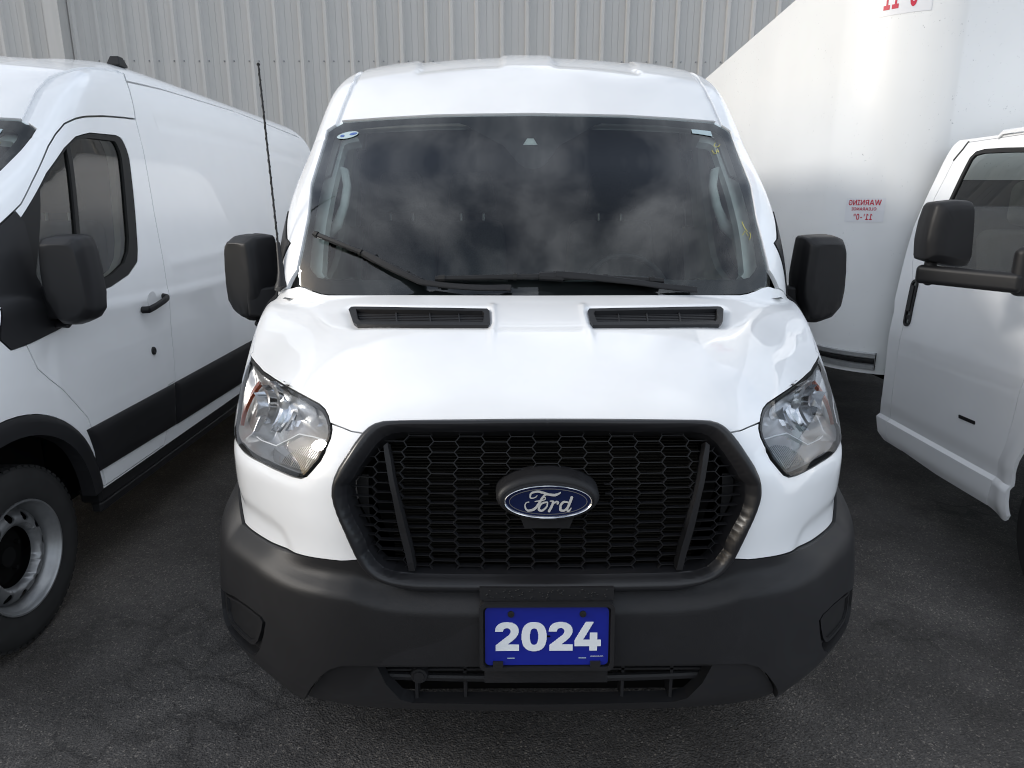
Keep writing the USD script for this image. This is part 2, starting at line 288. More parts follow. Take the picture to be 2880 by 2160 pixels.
def hitd(pxs, sp=24, **kw):
    """hit() along straight picture lines between the points"""
    q = np.asarray(pxs, float); out = [q[:1]]
    for a, b in zip(q[:-1], q[1:]): n = max(1, int(np.linalg.norm(b-a)/sp)); out.append(a+(b-a)*(np.arange(1, n+1)/n)[:, None])
    return hit(np.vstack(out), **kw)
def chart_poly(chart, *pts):
    """polygon of the +x half in chart coordinates from 3-D points (|x| is taken)"""
    P = np.vstack([np.atleast_2d(p) for p in pts]).copy(); P[:, 0] = np.abs(P[:, 0]); p = Polygon(chart.inv(P)); return p if p.is_valid else p.buffer(0)
def grid_mesh(poly, step):
    """triangulates a polygon on a regular grid, exact at its outline"""
    poly = shapely.set_precision(poly, 1e-7); x0, y0, x1, y1 = poly.bounds; sx, sy = np.broadcast_to(step, 2)
    i0, j0 = math.floor(x0/sx), math.floor(y0/sy); nx, ny = math.ceil(x1/sx)-i0, math.ceil(y1/sy)-j0
    I, J = np.meshgrid(np.arange(nx), np.arange(ny), indexing='ij'); I, J = I.ravel(), J.ravel()
    B = shapely.box((I+i0)*sx, (J+j0)*sy, (I+i0+1)*sx, (J+j0+1)*sy); shapely.prepare(poly)
    full = shapely.contains_properly(poly, B); some = shapely.intersects(poly, B) & ~full
    V = []; F = []; n = 0
    c = np.stack([np.stack([(I[full]+i0+a)*sx, (J[full]+j0+b)*sy], -1) for a, b in ((0, 0), (1, 0), (1, 1), (0, 1))], 1).reshape(-1, 2)
    V.append(c); q = np.arange(len(c)).reshape(-1, 4); F.append(np.vstack([q[:, [0, 1, 2]], q[:, [0, 2, 3]]])); n = len(c)
    for g in shapely.intersection(poly, B[some]):
        for h in getattr(g, 'geoms', [g]):
            if h.geom_type != 'Polygon' or h.area < 1e-9: continue
            if not h.interiors and abs(h.area-h.convex_hull.area) < 1e-10:
                v = np.array(h.exterior.coords)[:-1]; v = v[::-1] if not h.exterior.is_ccw else v; f = np.array([[0, k, k+1] for k in range(1, len(v)-1)])
            else:
                v, f = trimesh.creation.triangulate_polygon(h, engine='earcut')
                f = np.asarray(f); a = v[f]; s = np.cross(a[:, 1]-a[:, 0], a[:, 2]-a[:, 0]); f = np.where((s < 0)[:, None], f[:, ::-1], f)
            V.append(np.asarray(v)); F.append(f+n); n += len(v)
    V, F = np.vstack(V), np.vstack(F); u, inv = np.unique(np.round(V, 6), axis=0, return_inverse=True); F = inv.reshape(-1)[F]
    F = F[(F[:, 0] != F[:, 1]) & (F[:, 1] != F[:, 2]) & (F[:, 0] != F[:, 2])]
    return u, F
def panel(chart, poly, step=.014, off=0.0, rim=.012, both=True, disp=None, gap=.0, flare=0.0):
    """a sheet of the skin inside the outline, its edges folded inwards by rim; both: joined with its mirror image"""
    if gap: poly = (poly.union(affinity.scale(poly, -1, 1, origin=(0, 0))).buffer(-gap, join_style=2).intersection(sbox(0, -9, 9, 9)) if both else poly.buffer(-gap, join_style=2))
    parts = []
    for pg in getattr(poly, 'geoms', [poly]):
        if pg.geom_type != 'Polygon' or pg.area < 1e-7: continue
        V, F = grid_mesh(pg, step); o = np.full(len(V), float(off))
        if disp is not None: o = o+disp(V)
        P, n = skin(chart, V, o)
        if chart is Cyl or chart is Tub: F = F if _out(P, F, n) else F[:, ::-1]
        if rim:
            e = np.sort(np.vstack([F[:, [0, 1]], F[:, [1, 2]], F[:, [2, 0]]]), 1); E = np.vstack([F[:, [0, 1]], F[:, [1, 2]], F[:, [2, 0]]])
            _, inv, cnt = np.unique(e, axis=0, return_inverse=True, return_counts=True); b = E[cnt[inv.reshape(-1)] == 1]
            if both: b = b[(np.abs(P[b]).reshape(-1, 2, 3)[:, :, 0] > 2e-4).any(1)]
            k = len(P); ids = np.unique(b); m = np.zeros(k, int); m[ids] = np.arange(len(ids))
            P = np.vstack([P, P[ids], P[ids]-n[ids]*rim]); a0, a1 = k+m[b[:, 0]], k+m[b[:, 1]]; c0, c1 = a0+len(ids), a1+len(ids)
            F = np.vstack([F, np.stack([a0, c0, c1], 1), np.stack([a0, c1, a1], 1)])
        parts.append(tm(P, F))
    m = cat(parts) if len(parts) > 1 else parts[0]
    if not both: return m
    q = cat([m, flipx(m)])
    v = q.vertices; c = np.abs(v[:, 0]) < 2e-4; key = np.round(v, 4); key[c, 0] = 0
    ids = np.arange(len(v)); _, first, inv = np.unique(key[c], axis=0, return_index=True, return_inverse=True); ids[np.nonzero(c)[0]] = np.nonzero(c)[0][first][inv.reshape(-1)]
    q.vertices[np.nonzero(c)[0], 0] = 0; q.faces = ids[q.faces]; return q
def _out(P, F, n):
    a = P[F]; return (np.einsum('ij,ij->i', np.cross(a[:, 1]-a[:, 0], a[:, 2]-a[:, 0]), n[F[:, 0]]) > 0).mean() > .5
def dist(V, line):
    """distance in chart units from points to a polyline"""
    L = np.asarray(line, float); d = np.full(len(V), 9e9)
    for a, b in zip(L[:-1], L[1:]):
        t = np.clip(((V-a)@(b-a))/max((b-a)@(b-a), 1e-12), 0, 1); d = np.minimum(d, np.linalg.norm(V-a-t[:, None]*(b-a), axis=1))
    return d
def sstep(x, a, b): t = np.clip((x-a)/(b-a), 0, 1); return t*t*(3-2*t)

# ------------------------------------------------------------------ ground and sky
def ground():
    xs = np.unique(np.concatenate([[-300, -60, -20, -9], np.linspace(-5, 5, 201), [9, 20, 60, 300]])); ys = np.unique(np.concatenate([[-300, -60, -20, -6], np.linspace(-3, 4, 141), [7.7, 20, 60, 300]]))
    X, Y = np.meshgrid(xs, ys, indexing='ij'); near = np.clip((6-np.abs(X))/2, 0, 1)*np.clip((5-np.abs(Y-.5))/2, 0, 1)
    Z = near*(meshkit.fbm(np.stack([X*1.3, Y*1.3, 0*X], -1), 4, 3)-.5)*.035
    n, m = X.shape; i = np.arange(n*m).reshape(n, m); F = np.stack([i[:-1, :-1], i[1:, :-1], i[1:, 1:], i[:-1, 1:]], -1).reshape(-1, 4)
    return (np.stack([X, Y, Z-.004], -1).reshape(-1, 3), F)
g = usdkit.mesh(stage, '/World/asphalt_lot', ground(), M['asphalt'], smooth=True); keys(g.GetPrim(), kind='structure')

# ------------------------------------------------------------------ the metal building behind
WY, RIB = 7.78, 0.305
wallt = thing('metal_building', 'ribbed grey-beige steel wall of the building behind the parked vans', 'building')
def rib_profile(n):
    p = []                                                          # x along the wall, depth towards the viewer; one rib and two faint stiffener grooves per period
    for k in range(n):
        o = k*RIB; p += [(o, 0), (o+.004, 0), (o+.020, .042), (o+.056, .042), (o+.078, 0), (o+.155, 0), (o+.158, -.004), (o+.161, 0), (o+.232, 0), (o+.235, -.004), (o+.238, 0)]
    return p+[(n*RIB, 0)]
def wall_panel(x0, n, z0, z1):
    p = np.array(rib_profile(n)); k = len(p); V = np.vstack([np.stack([x0+p[:, 0], WY-p[:, 1], np.full(k, z)], -1) for z in (z0, z1)])
    return tm(V, [f for i in range(k-1) for f in ([i, i+1, k+i+1], [i, k+i+1, k+i])])
X0 = -5.065-RIB
for k in range(14): part(wallt, 'wall_panel', wall_panel(X0+k*3*RIB+RIB*.0, 3, 0, 6.5), 'wall', smooth=False)
def screw(x, z, y=WY): return lathe([(-.012, 0), (-.012, .006), (-.006, .0065), (-.005, .010), (0, .010)], 8, 'y').apply_translation([x, y, z])
sc = []
for k in range(42):
    for dx in (.108, .292): sc.append(screw(X0+k*RIB+dx, 3.395))
part(wallt, 'screws', cat(sc), 'silver', smooth=40, kind='stuff')
# at the far left the wall steps out: an overlapping run of panels with a shadowed edge trim
part(wallt, 'edge_trim', cat([bx(X0-.03, WY-.10, 3.25, .06, .22, 6.5), bx(X0-.115, WY-.185, 3.25, .11, .05, 6.5)]), 'wall', smooth=False)
for k in range(4):
    q = wall_panel(X0-.17-(k+1)*3*RIB, 3, 0, 6.5); q.apply_translation([0, -.12, 0]); part(wallt, 'wall_panel', q, 'wall', smooth=False)
part(wallt, 'eave', bx(1.5, WY-.12, 6.6, 24, .5, .2), 'wall', smooth=False)

# ------------------------------------------------------------------ the van
def van():
    T = thing('cargo_van', 'white medium-roof cargo van in the middle with black honeycomb grille and blue 2024 plate', 'van', 'white cargo vans parked side by side')
    L = (LX, LY, 0)
    cen = lambda chart, px: chart.inv(hit([px]))[0]
    # ---- outlines read from the photograph, laid on the skin (left half, mirrored)
    rear = hitd([(1478, 831), (923, 829), (902, 826), (877, 818), (857, 809), (839, 805)])
    h0 = hit([(1478, 831)]); h0[:, 0] = 0
    seam = hit([(821, 810), (787, 826), (757, 840)])
    shut = np.array([[.985, .98, 1.265], [.975, .88, 1.225], [.962, .79, 1.19]])
    hl_top = hit([(703, 997), (717.5, 1019.8), (740, 1044.7), (771.8, 1066), (803.4, 1085.4), (837.3, 1103.4), (871, 1121.5), (898.4, 1136), (914, 1151), (923, 1169), (928, 1189)])
    split = hit([(962, 1202), (989, 1213), (1023, 1219)])
    gr_top = hitd([(1040, 1203), (1058, 1193), (1081, 1187), (1126, 1185), (1239, 1183.5), (1400, 1182), (1488, 1181.5)]); g0 = hit([(1490, 1181.5)]); g0[:, 0] = 0
    gr_side = hit([(1002, 1245), (979, 1279), (956.5, 1313), (943, 1342), (938, 1365), (937.3, 1390), (943, 1414.5), (952, 1441.6), (970, 1484.5), (987, 1525), (1010, 1575)])
    gr_bot = hitd([(1029.5, 1603), (1052, 1621.5), (1079, 1635), (1120, 1648.6), (1178.7, 1657.7), (1368, 1660), (1498, 1661)]); gb0 = hit([(1500, 1661)]); gb0[:, 0] = 0
    hoodP = chart_poly(Tub, h0, rear, seam, shut, hl_top, split, gr_top, g0)
    glass_side = hitd([(834.8, 769.5), (839, 740), (850, 690.4), (864, 622.6), (868, 600), (876, 515), (894, 456.5), (912, 395.4), (920, 366), (943.6, 350), (964, 339), (1086, 330), (1221.7, 322.6), (1360, 320), (1484, 318.5)])
    gt0 = hit([(1486, 318.5)]); gt0[:, 0] = 0
    glassP = chart_poly(Tub, h0, rear, glass_side, gt0)
    # ---- bonnet
    vent_o = hitd([(993, 907), (981, 872), (988, 865), (997, 864), (1180, 867), (1370, 870), (1377, 877), (1378, 906), (1372, 916.5), (1180, 916), (1004, 915), (993, 907)])
    vent_i = hitd([(1007, 899), (1001.7, 872), (1180, 874), (1356.6, 877), (1362, 883), (1359, 906), (1352, 909), (1180, 908), (1015, 906), (1007, 899)])
    ventO, ventI = chart_poly(Tub, vent_o), chart_poly(Tub, vent_i)
    vy0 = vent_o[:, 1].max(); ridge_o = Tub.inv(np.abs(hit([(975, 872), (1000, 940), (1012, 1010), (1020, 1065), (1030, 1130)])))
    ridge_i = Tub.inv(np.abs(hit([(1386, 860), (1386, 920), (1384, 1000)])))
    def hood_disp(V):
        d = -.0022*np.exp(-(dist(V, ridge_o)/.06)**2)*sstep(V[:, 1], .22, .42)
        d += -.008*sstep(-dist(V, np.array(ventO.exterior.coords))*np.where(shapely.contains_xy(ventO, V[:, 0], V[:, 1]), -1, 1), -.03, .0)
        d += .0045*np.exp(-(dist(V, ridge_i)/.022)**2)*sstep(V[:, 1], ridge_i[:, 1].min()-.02, ridge_i[:, 1].min()+.16)
        return d
    part(T, 'bonnet', panel(Tub, hoodP.difference(ventO.buffer(-.004)), .011, gap=.0022, rim=.018, disp=hood_disp), 'white', smooth=50)
    for s in (1, -1):
        f = (lambda m: m) if s > 0 else flipx
        vt = part(T, 'bonnet_vent', f(panel(Tub, ventO.difference(ventI), .008, off=.003, rim=.03, both=False)), 'black', smooth=40)
        part(vt, 'vent_floor', f(panel(Tub, ventI.buffer(.004), .03, off=-.035, rim=0, both=False)), 'deep')
        ya, yb = vent_i[:, 1].min(), vent_i[:, 1].max(); a0, a1 = ventI.bounds[0], ventI.bounds[2]
        for k in range(7):
            q = (k+.7)/7.3; sl = ventI.intersection(LineString(Tub.inv(np.abs(hitd([(1002+12*q, 873+33*q), (1180, 875+32.5*q), (1359, 877.5+31*q)])))).buffer(.0033, cap_style=2))
            if sl.area > 0: part(vt, 'slat', f(panel(Tub, sl, .04, off=-.009, rim=.014, both=False)), 'black', smooth=40)
        for k in (1, 2, 3):
            a = a0+(a1-a0)*k/4; part(vt, 'divider', f(panel(Tub, ventI.intersection(sbox(a-.003, ya-.1, a+.003, yb+.1)), .02, off=-.006, rim=.02, both=False)), 'black', smooth=40)
    # ---- windscreen
    vis = hitd([(1476, 785), (1200, 784), (1058, 782), (911, 781), (889, 776), (873, 758), (868, 747), (870.6, 726.6), (877, 659), (886, 600), (905, 515), (923, 445), (937, 391), (943.6, 377), (961.7, 366), (1018, 357), (1131, 346), (1289, 341), (1312, 348), (1360, 375), (1415, 403), (1456, 452), (1476, 466)])
    v0, v1 = hit([(1478, 785)]), hit([(1489, 469)]); v0[:, 0] = v1[:, 0] = 0
    visP = chart_poly(Tub, v0, vis, v1)
    ws = part(T, 'windscreen', panel(Tub, glassP, .03, off=-.006, gap=.002, rim=0), 'glass', smooth=True)
    part(ws, 'black_border', panel(Tub, glassP.difference(visP), .03, off=-.011, gap=.002, rim=0), 'frit', smooth=60)
    def decal(pts, mat, name, off=-.003, parent=None, **kw):
        c = Tub.inv(hit(pts)); p = Polygon(c); m = panel(Tub, p if p.is_valid else p.buffer(0), .02, off=off, rim=.0006, both=False); return part(parent or T, name, m, mat, smooth=60, **kw)
    decal([(1945.8, 362), (2000, 367.5), (2004.6, 381.7), (1948, 372.6)], 'sticker', 'sticker', label='pale paper label in the upper corner of the glass')
    th = np.linspace(0, 2*math.pi, 24)[:-1]; ca, sa = math.cos(-.22), math.sin(-.22)
    oval = lambda a, b, cx=977, cy=378: [(cx+a*math.cos(t)*ca-b*math.sin(t)*sa, cy+a*math.cos(t)*sa+b*math.sin(t)*ca) for t in th]
    st = decal(oval(31, 8.5), 'sticker', 'sticker', label='pale oval label in the upper corner of the glass')
    decal(oval(11, 3, 993, 375), 'stickerblue', 'print', -.0015, st); decal(oval(6, 3, 962, 381), 'stickerblue', 'print', -.0015, st)
    decal([(1483, 383), (1501, 383), (1512, 401), (1471, 401)], 'trim', 'camera_window', off=-.010)
    for ln in ([(2013, 400), (2009, 407), (2014, 412), (2021, 411), (2026, 405)], [(2003, 420), (2010, 430), (2017, 429), (2016, 421), (2023, 427), (2019, 418)], [(2088, 622), (2096, 640), (2104, 650)], [(2110, 652), (2113, 660), (2110, 672)], [(2090, 660), (2097, 648), (2106, 662)]):
        part(T, 'marker_scribble', tube(hit(ln)+normal(hit(ln))*-.003, .0009, 5), 'yellow')
    # ---- front bodywork
    seg = lambda P, k: np.vstack([P[0], P])
    hl_in = hit([(930.5, 1209.7), (926.6, 1232), (916.5, 1255), (902.9, 1275), (893.9, 1293), (871, 1320), (855.4, 1337), (839.6, 1343.8), (817, 1339), (780.8, 1323.5), (735.6, 1301), (701.7, 1284), (680, 1268)])
    hl_out = np.array([[.955, .52, .985], [.985, .60, .985], [.995, .66, 1.02], [.99, .70, 1.10], [.972, .755, 1.168]])
    lampP = chart_poly(Cyl, hl_top, hl_in, hl_out)
    gc = lambda P: Cyl.inv(np.abs(P))
    ztop = [(2.2, 1.02), (2.2, 1.6)]
    # cheek: white between lamp, grille and bumper
    edge = hit([(1010, 1575), (961.7, 1577.8), (916, 1573), (855.4, 1563), (814.7, 1550.6), (758, 1528), (720, 1505), (697, 1488), (682, 1472)])
    edge_out = np.array([[.96, .46, .80], [.985, .53, .825]])
    arch = np.array([[1.0, .98-.485*math.cos(a), .42+.485*math.sin(a)] for a in np.linspace(math.radians(57), math.radians(75), 4)])
    fr_top = np.array([[1.0, .76, 1.0], [.995, .70, 1.02]])
    cheek = Polygon(np.vstack([gc(split), gc(gr_side), gc(edge), gc(edge_out), gc(np.array([[1.0, .60, .86], [1.005, .715, .90], [1.0, .715, 1.04]])), gc(np.array([[.955, .64, 1.09], [.80, .38, 1.12], [.62, .22, 1.14]]))])).buffer(0).difference(lampP.buffer(.003))
    cheek = max(getattr(cheek, 'geoms', [cheek]), key=lambda q: q.area)
    crease = gc(hit([(655, 1345), (680, 1385), (720, 1420), (765, 1450), (800, 1480), (822, 1520), (838, 1560)]))
    lamp_ring = np.array(lampP.exterior.coords)
    def cheek_disp(V):
        d = dist(V, crease); side = V[:, 1]
        below = np.interp(V[:, 0], crease[::-1, 0][np.argsort(crease[::-1, 0])], crease[::-1, 1][np.argsort(crease[::-1, 0])])
        out = -.008*np.where(V[:, 1] < below, sstep(d, 0, .05), 0)*sstep(V[:, 0], crease[:, 0].min()-.05, crease[:, 0].min()+.03)*(1-sstep(V[:, 0], .80, .95))
        return out-.007*np.exp(-(dist(V, lamp_ring)/.022)**2)*(V[:, 1] < 1.08)
    part(T, 'front_cheek', panel(Cyl, cheek, .010, gap=.0015, rim=.02, both=False, disp=cheek_disp), 'white', smooth=50)
    part(T, 'front_cheek', flipx(panel(Cyl, cheek, .010, gap=.0015, rim=.02, both=False, disp=cheek_disp)), 'white', smooth=50)
    # ---- bumper
    bot = np.array([[.965, .50, .36], [.95, .46, .30]])
    low = hit([(770, 1915), (812, 1935), (871, 1952)])
    arc_in = hitd([(871, 1952), (900.6, 1905), (927.8, 1871), (952.6, 1851), (984, 1841), (1100, 1839.6), (1368, 1841), (1498, 1842)]); a0 = hit([(1500, 1842)]); a0[:, 0] = 0
    bump = Polygon(np.vstack([gc(gb0), gc(gr_bot[::-1]), gc(edge), gc(edge_out), gc(np.array([[1.0, .575, .80], [1.005, .54, .70], [1.0, .515, .60], [1.0, .50, .45]])), gc(bot), gc(low), gc(arc_in), gc(a0)])).buffer(0)
    bump = max(getattr(bump, 'geoms', [bump]), key=lambda q: q.area)
    e_line = gc(np.vstack([gr_bot[::-1][:1], gr_bot[0:1], edge, edge_out])); e_line = e_line[np.argsort(e_line[:, 0])]
    ledge = gc(hit([(1180, 1697), (1100, 1690), (1040, 1676), (1000, 1660), (930, 1650), (855, 1636), (790, 1610), (730, 1576), (690, 1550), (665, 1525)])); ledge = ledge[np.argsort(ledge[:, 0])]
    fogO = Polygon(gc(hit([(652, 1645), (699.5, 1665.6), (740, 1690), (778.6, 1715), (788.7, 1731), (781, 1763), (767, 1803), (756, 1819), (745, 1819), (726.6, 1805.7), (697, 1778.6), (674.6, 1749), (661, 1708.5), (654, 1674.6)]))).buffer(0)
    fogI = affinity.translate(affinity.scale(fogO, .70, .62), -.004, .004)
    def bump_disp(V):
        a, z = V[:, 0], V[:, 1]; zl = np.interp(a, ledge[:, 0], ledge[:, 1]); ze = np.interp(a, e_line[:, 0], e_line[:, 1])
        r = np.clip((ze-z)/np.maximum(ze-zl, .02), 0, 1.3); prof = .042*np.sin(np.clip(r, 0, 1)*math.pi/2)**1.1
        w = sstep(a, .44, .62); prof = prof*w+(1-w)*.042*sstep(zl+.045-z, 0, .05)
        prof = prof*(1-.55*sstep(.42-z, 0, .12))
        prof += .006*np.exp(-((a-.585)/.07)**2)*sstep(z, .45, .62)*sstep(1.0-z, .1, .2)
        return prof
    bumper = part(T, 'bumper', panel(Cyl, bump.difference(fogO), .011, gap=.0015, rim=.03, disp=bump_disp), 'black', smooth=50)
    for s in (1, -1):
        f = (lambda m: m) if s > 0 else flipx
        fogM = affinity.translate(affinity.scale(fogO, .80, .74), -.002, .003)
        part(bumper, 'fog_lamp_recess', f(panel(Cyl, fogO.buffer(.004), .012, both=False, rim=0, disp=lambda V: bump_disp(V)-.030)), 'black', smooth=30)
        part(bumper, 'fog_lamp_ring', f(panel(Cyl, fogM.difference(fogI), .008, both=False, rim=.022, disp=lambda V: bump_disp(V)-.010)), 'black', smooth=30)
        part(bumper, 'fog_lamp_insert', f(panel(Cyl, fogI.buffer(-.002), .012, both=False, rim=.014, disp=lambda V: bump_disp(V)-.020-.02*(V[:, 1]-.55))), 'black2', smooth=30)
    # lower air intake
    li_b = hitd([(871, 1952), (900, 1961), (1000, 1975), (1140, 1984), (1278, 1988), (1500, 1991)]); lb0 = hit([(1504, 1991)]); lb0[:, 0] = 0
    lowP = Polygon(np.vstack([gc(a0), gc(arc_in[::-1]), gc(li_b[1:]), gc(lb0)])).buffer(0)
    op = hitd([(1500, 1856), (1372, 1856), (1070, 1856), (1093, 1902), (1133, 1945), (1165, 1956), (1368, 1959)]); o1, o2 = hit([(1502, 1856)]), hit([(1505, 1960)]); o1[:, 0] = o2[:, 0] = 0
    opP = Polygon(np.vstack([gc(o1), gc(op), gc(o2)])).buffer(0)
    part(bumper, 'lower_valance', panel(Cyl, lowP.difference(opP), .014, off=-.012, rim=.035, gap=.001, disp=lambda V: bump_disp(V)*.9), 'black', smooth=40)
    part(bumper, 'intake_back', bx(0, .21, .425, .98, .02, .19), 'deep')
    part(bumper, 'cross_bar', tube([(x, .090+C_(abs(x))*.9, .448) for x in np.linspace(-.42, .42, 15)], .011, 10), 'black')
    part(bumper, 'cross_bar', cat([bx(0, .11, .470, .86, .03, .006)]+[bx(x, .12, .44, .008, .05, .13) for x in (-.34, -.21, .21, .34)]), 'black')
    hk = hit([(1178.7, 1899.5)])[0]; part(bumper, 'tow_eye_cap', lathe([(-.03, 0), (-.03, .014), (-.027, .0155), (-.026, .021), (-.016, .0235), (.04, .0235)], 28, 'y').apply_translation([hk[0], hk[1]+.022, hk[2]]), 'black', smooth=35)
    # ---- number plate
    n = np.array([0, -math.cos(.098), math.sin(.098)]); u = np.array([0, math.sin(.098), math.cos(.098)]); pc = np.array([0, .0, .633])
    rr = lambda w, h, r: sbox(-w/2+r, -h/2+r, w/2-r, h/2-r).buffer(r, 8)
    on = lambda poly, z, d: place(extr(poly, d), pc+n*z, (1, 0, 0), u, n)
    part(T, 'plate_holder', cat([on(rr(.332, .176, .014).difference(rr(.314, .158, .010)), -.012, .018), on(rr(.332, .176, .014), -.05, .042), place(extr(sbox(-.155, -.135, .155, -.085), .03), pc+n*-.05, (1, 0, 0), u, n), on(sbox(-.166, .088, .166, .120), -.05, .034), on(sbox(-.133, -.086, -.108, -.065), -.008, .013), on(sbox(.108, -.086, .133, -.065), -.008, .013)]), 'black', smooth=30)
    part(T, 'plate_holder_studs', cat([trimesh.creation.icosphere(1, .0022).apply_translation(pc+n*-.016+u*(.092+.024*rng.random())+np.array([x, 0, 0])) for x in rng.uniform(-.15, .15, 60)]), 'black2', kind='stuff')
    pl = part(T, 'number_plate', on(rr(.3048, .1524, .012), -.006, .0045), 'blue', smooth=30)
    g = glyphs('2024', 'Black'); b = g.bounds; k = .262/(b[2]-b[0]); g = affinity.scale(affinity.translate(g, -(b[0]+b[2])/2, -(b[1]+b[3])/2), k, .0765/(b[3]-b[1]))
    g = affinity.translate(g, .003, -.0005)
    for q in sorted(getattr(g, 'geoms', [g]), key=lambda q: q.bounds[0]): part(pl, 'digit', on(q.simplify(.0002), -.0014, .0012), 'digit', smooth=False)
    for x in (-.0885, .0885):
        part(pl, 'bolt', place(lathe([(0, .0085), (.003, .008), (.004, .004), (.003, 0)], 14, 'z'), pc+n*-.0015+u*.0585+np.array([x, 0, 0]), (1, 0, 0), u, n), 'black2', smooth=30)
        part(pl, 'slot', cat([on(rr(.018, .005, .0024), -.0016, .0004)]), 'deep'); part(pl, 'slot_edge', place(extr(rr(.019, .0016, .0007), .001), pc+n*-.0014+u*-.0575+np.array([x, 0, 0]), (1, 0, 0), u, n), 'sticker')
    g = glyphs('wheelsouts.com', 'Regular'); b = g.bounds; g = affinity.translate(affinity.scale(g, .032/(b[2]-b[0]), .032/(b[2]-b[0]), origin=(0, 0)), .108, -.0545)
    part(pl, 'small_print', on(g, -.0014, .0004), 'digit', smooth=False)
    return T, L, dict(hoodP=hoodP, glassP=glassP, lampP=lampP, cheek=cheek, bump=bump, gc=gc, gr_top=gr_top, g0=g0, split=split, gr_side=gr_side, gr_bot=gr_bot, gb0=gb0, ws=ws, vis=vis, seam=seam, shut=shut, hl_top=hl_top, hl_out=hl_out, visP=visP)
VT, VL, VP = van()

def van_sides(T, L, p):
    lhit = lambda *pts: hit(np.vstack(pts), shift=L)                 # picture points of the van parked on the left, in van coordinates
    z1 = lambda *a: np.array(a, float)/2.212
    z2 = lambda *a: np.array(a, float)/2.212+[0, 650]
    t = lambda yz: Tub.inv(sidept(yz))
    def sidept(yz):                                                 # points of the flank from (y, z)
        yz = np.atleast_2d(np.asarray(yz, float)); lo, hi = np.full(len(yz), .1), np.full(len(yz), 1.6)
        for _ in range(24):
            m = (lo+hi)/2; i = G(np.stack([m, yz[:, 0], yz[:, 1]], -1)) < 0; lo = np.where(i, m, lo); hi = np.where(i, hi, m)
        return np.stack([lo, yz[:, 0], yz[:, 1]], -1)
    up = Tub.inv(np.abs(lhit(z1((130, 1270), (200, 1130), (300, 910), (345, 835), (400, 770), (470, 738), (540, 725), (640, 722), (760, 731), (842, 741)))))
    rearcut = Tub.inv(np.abs(lhit(z1((870, 850), (890, 930), (930, 1150), (960, 1330)), z2((1030, 280), (1060, 520), (1080, 760), (1092, 930), (1045, 960), (1040, 1235), (1015, 1360)))))
    sill = t([(2.25, .44), (1.8, .44), (1.49, .44)]); front = t([(1.47, .60), (1.42, .78), (1.30, .93), (1.18, 1.05), (1.13, 1.18), (1.12, 1.30), (1.115, 1.42), (1.13, 1.53)])
    doorP = Polygon(np.vstack([up, rearcut, sill, front])).buffer(0)
    # door window: rubber frame and glass
    so = np.abs(lhit(z1((130, 1360), (290, 1080), (400, 925), (470, 855), (560, 830), (720, 845), (775, 870), (800, 950), (840, 1300), (858, 1550)), z2((855, 190), (800, 270), (690, 345))))
    sealO = Polygon(np.vstack([Tub.inv(so), t([(1.60, 1.292), (1.42, 1.285), (1.27, 1.285), (1.17, 1.33), (1.14, 1.42), (1.155, 1.52)])])).buffer(0)
    si = np.abs(lhit(z1((250, 1180), (320, 1060), (420, 915), (480, 868), (560, 858), (735, 880), (752, 920), (790, 1300), (805, 1480)), z2((800, 130), (775, 200), (700, 270))))
    sealI = Polygon(np.vstack([Tub.inv(si), t([(1.62, 1.325), (1.42, 1.32), (1.315, 1.33), (1.285, 1.40)])])).buffer(0)
    sealO, sealI = sealO.buffer(-.045).buffer(.045, 12), sealI.buffer(-.035).buffer(.035, 12)
    basep = np.vstack([t([(1.115, 1.53), (1.155, 1.545), (1.30, 1.645), (1.315, 1.60), (1.285, 1.40), (1.315, 1.31), (1.45, 1.27), (1.44, 1.20), (1.30, 1.175), (1.16, 1.155), (1.06, 1.15), (1.02, 1.195), (1.035, 1.235), (1.075, 1.30), (1.10, 1.40)])])
    baseP = Polygon(basep).buffer(0)
    moldP = Polygon(t([(2.213, .735), (1.395, .732), (1.437, .615), (1.437, .520), (2.193, .505)])).buffer(0)
    mold2 = Polygon(t([(2.219, .736), (5.2, .76), (5.2, .47), (2.198, .503)])).buffer(0)
    archP = Polygon(t([(.98-.485*math.cos(a), .42+.485*math.sin(a)) for a in np.linspace(.18, math.pi+.12, 30)]+[(1.45, .2), (.52, .2)])).buffer(0)
    lipI = Polygon(t([(.98-.405*math.cos(a), .42+.405*math.sin(a)) for a in np.linspace(-.1, math.pi+.12, 30)]+[(1.40, .2), (.58, .2)])).buffer(0)
    rarch = Polygon(t([(4.75-.46*math.cos(a), .40+.46*math.sin(a)) for a in np.linspace(-.1, math.pi+.1, 30)]+[(5.2, .2), (4.3, .2)])).buffer(0)
    rub = baseP.union(sealO)
    seamP = Tub.inv(np.abs(np.vstack([hit([(825, 723)]), hit([(800, 729), (790, 735)])])))
    # ---- wing (fender), behind the lamp and up to the door
    fen = Polygon(np.vstack([Tub.inv(np.abs(p['seam'][:1])), Tub.inv(np.abs(hit([(834.8, 769.5), (839, 740), (842, 726)]))), seamP, t([(1.12, 1.50), (1.115, 1.42), (1.12, 1.30), (1.13, 1.18), (1.18, 1.05), (1.30, .93), (1.42, .78), (1.47, .60), (1.48, .44), (1.38, .50), (1.0, .62), (.74, .74), (.72, .95)]), Tub.inv(p['hl_out'][3:][::-1]), Tub.inv(p['shut'][::-1]), Tub.inv(np.abs(p['seam'][::-1]))])).buffer(0)
    fen = fen.difference(archP).difference(p['hoodP']).difference(doorP).difference(p['glassP'])
    lampT = Polygon(np.vstack([Tub.inv(np.abs(p['hl_top'][:1])), Tub.inv(p['hl_out'])])).buffer(0)
    fen = fen.difference(lampT.buffer(.002)); fen = max(getattr(fen, 'geoms', [fen]), key=lambda q: q.area)
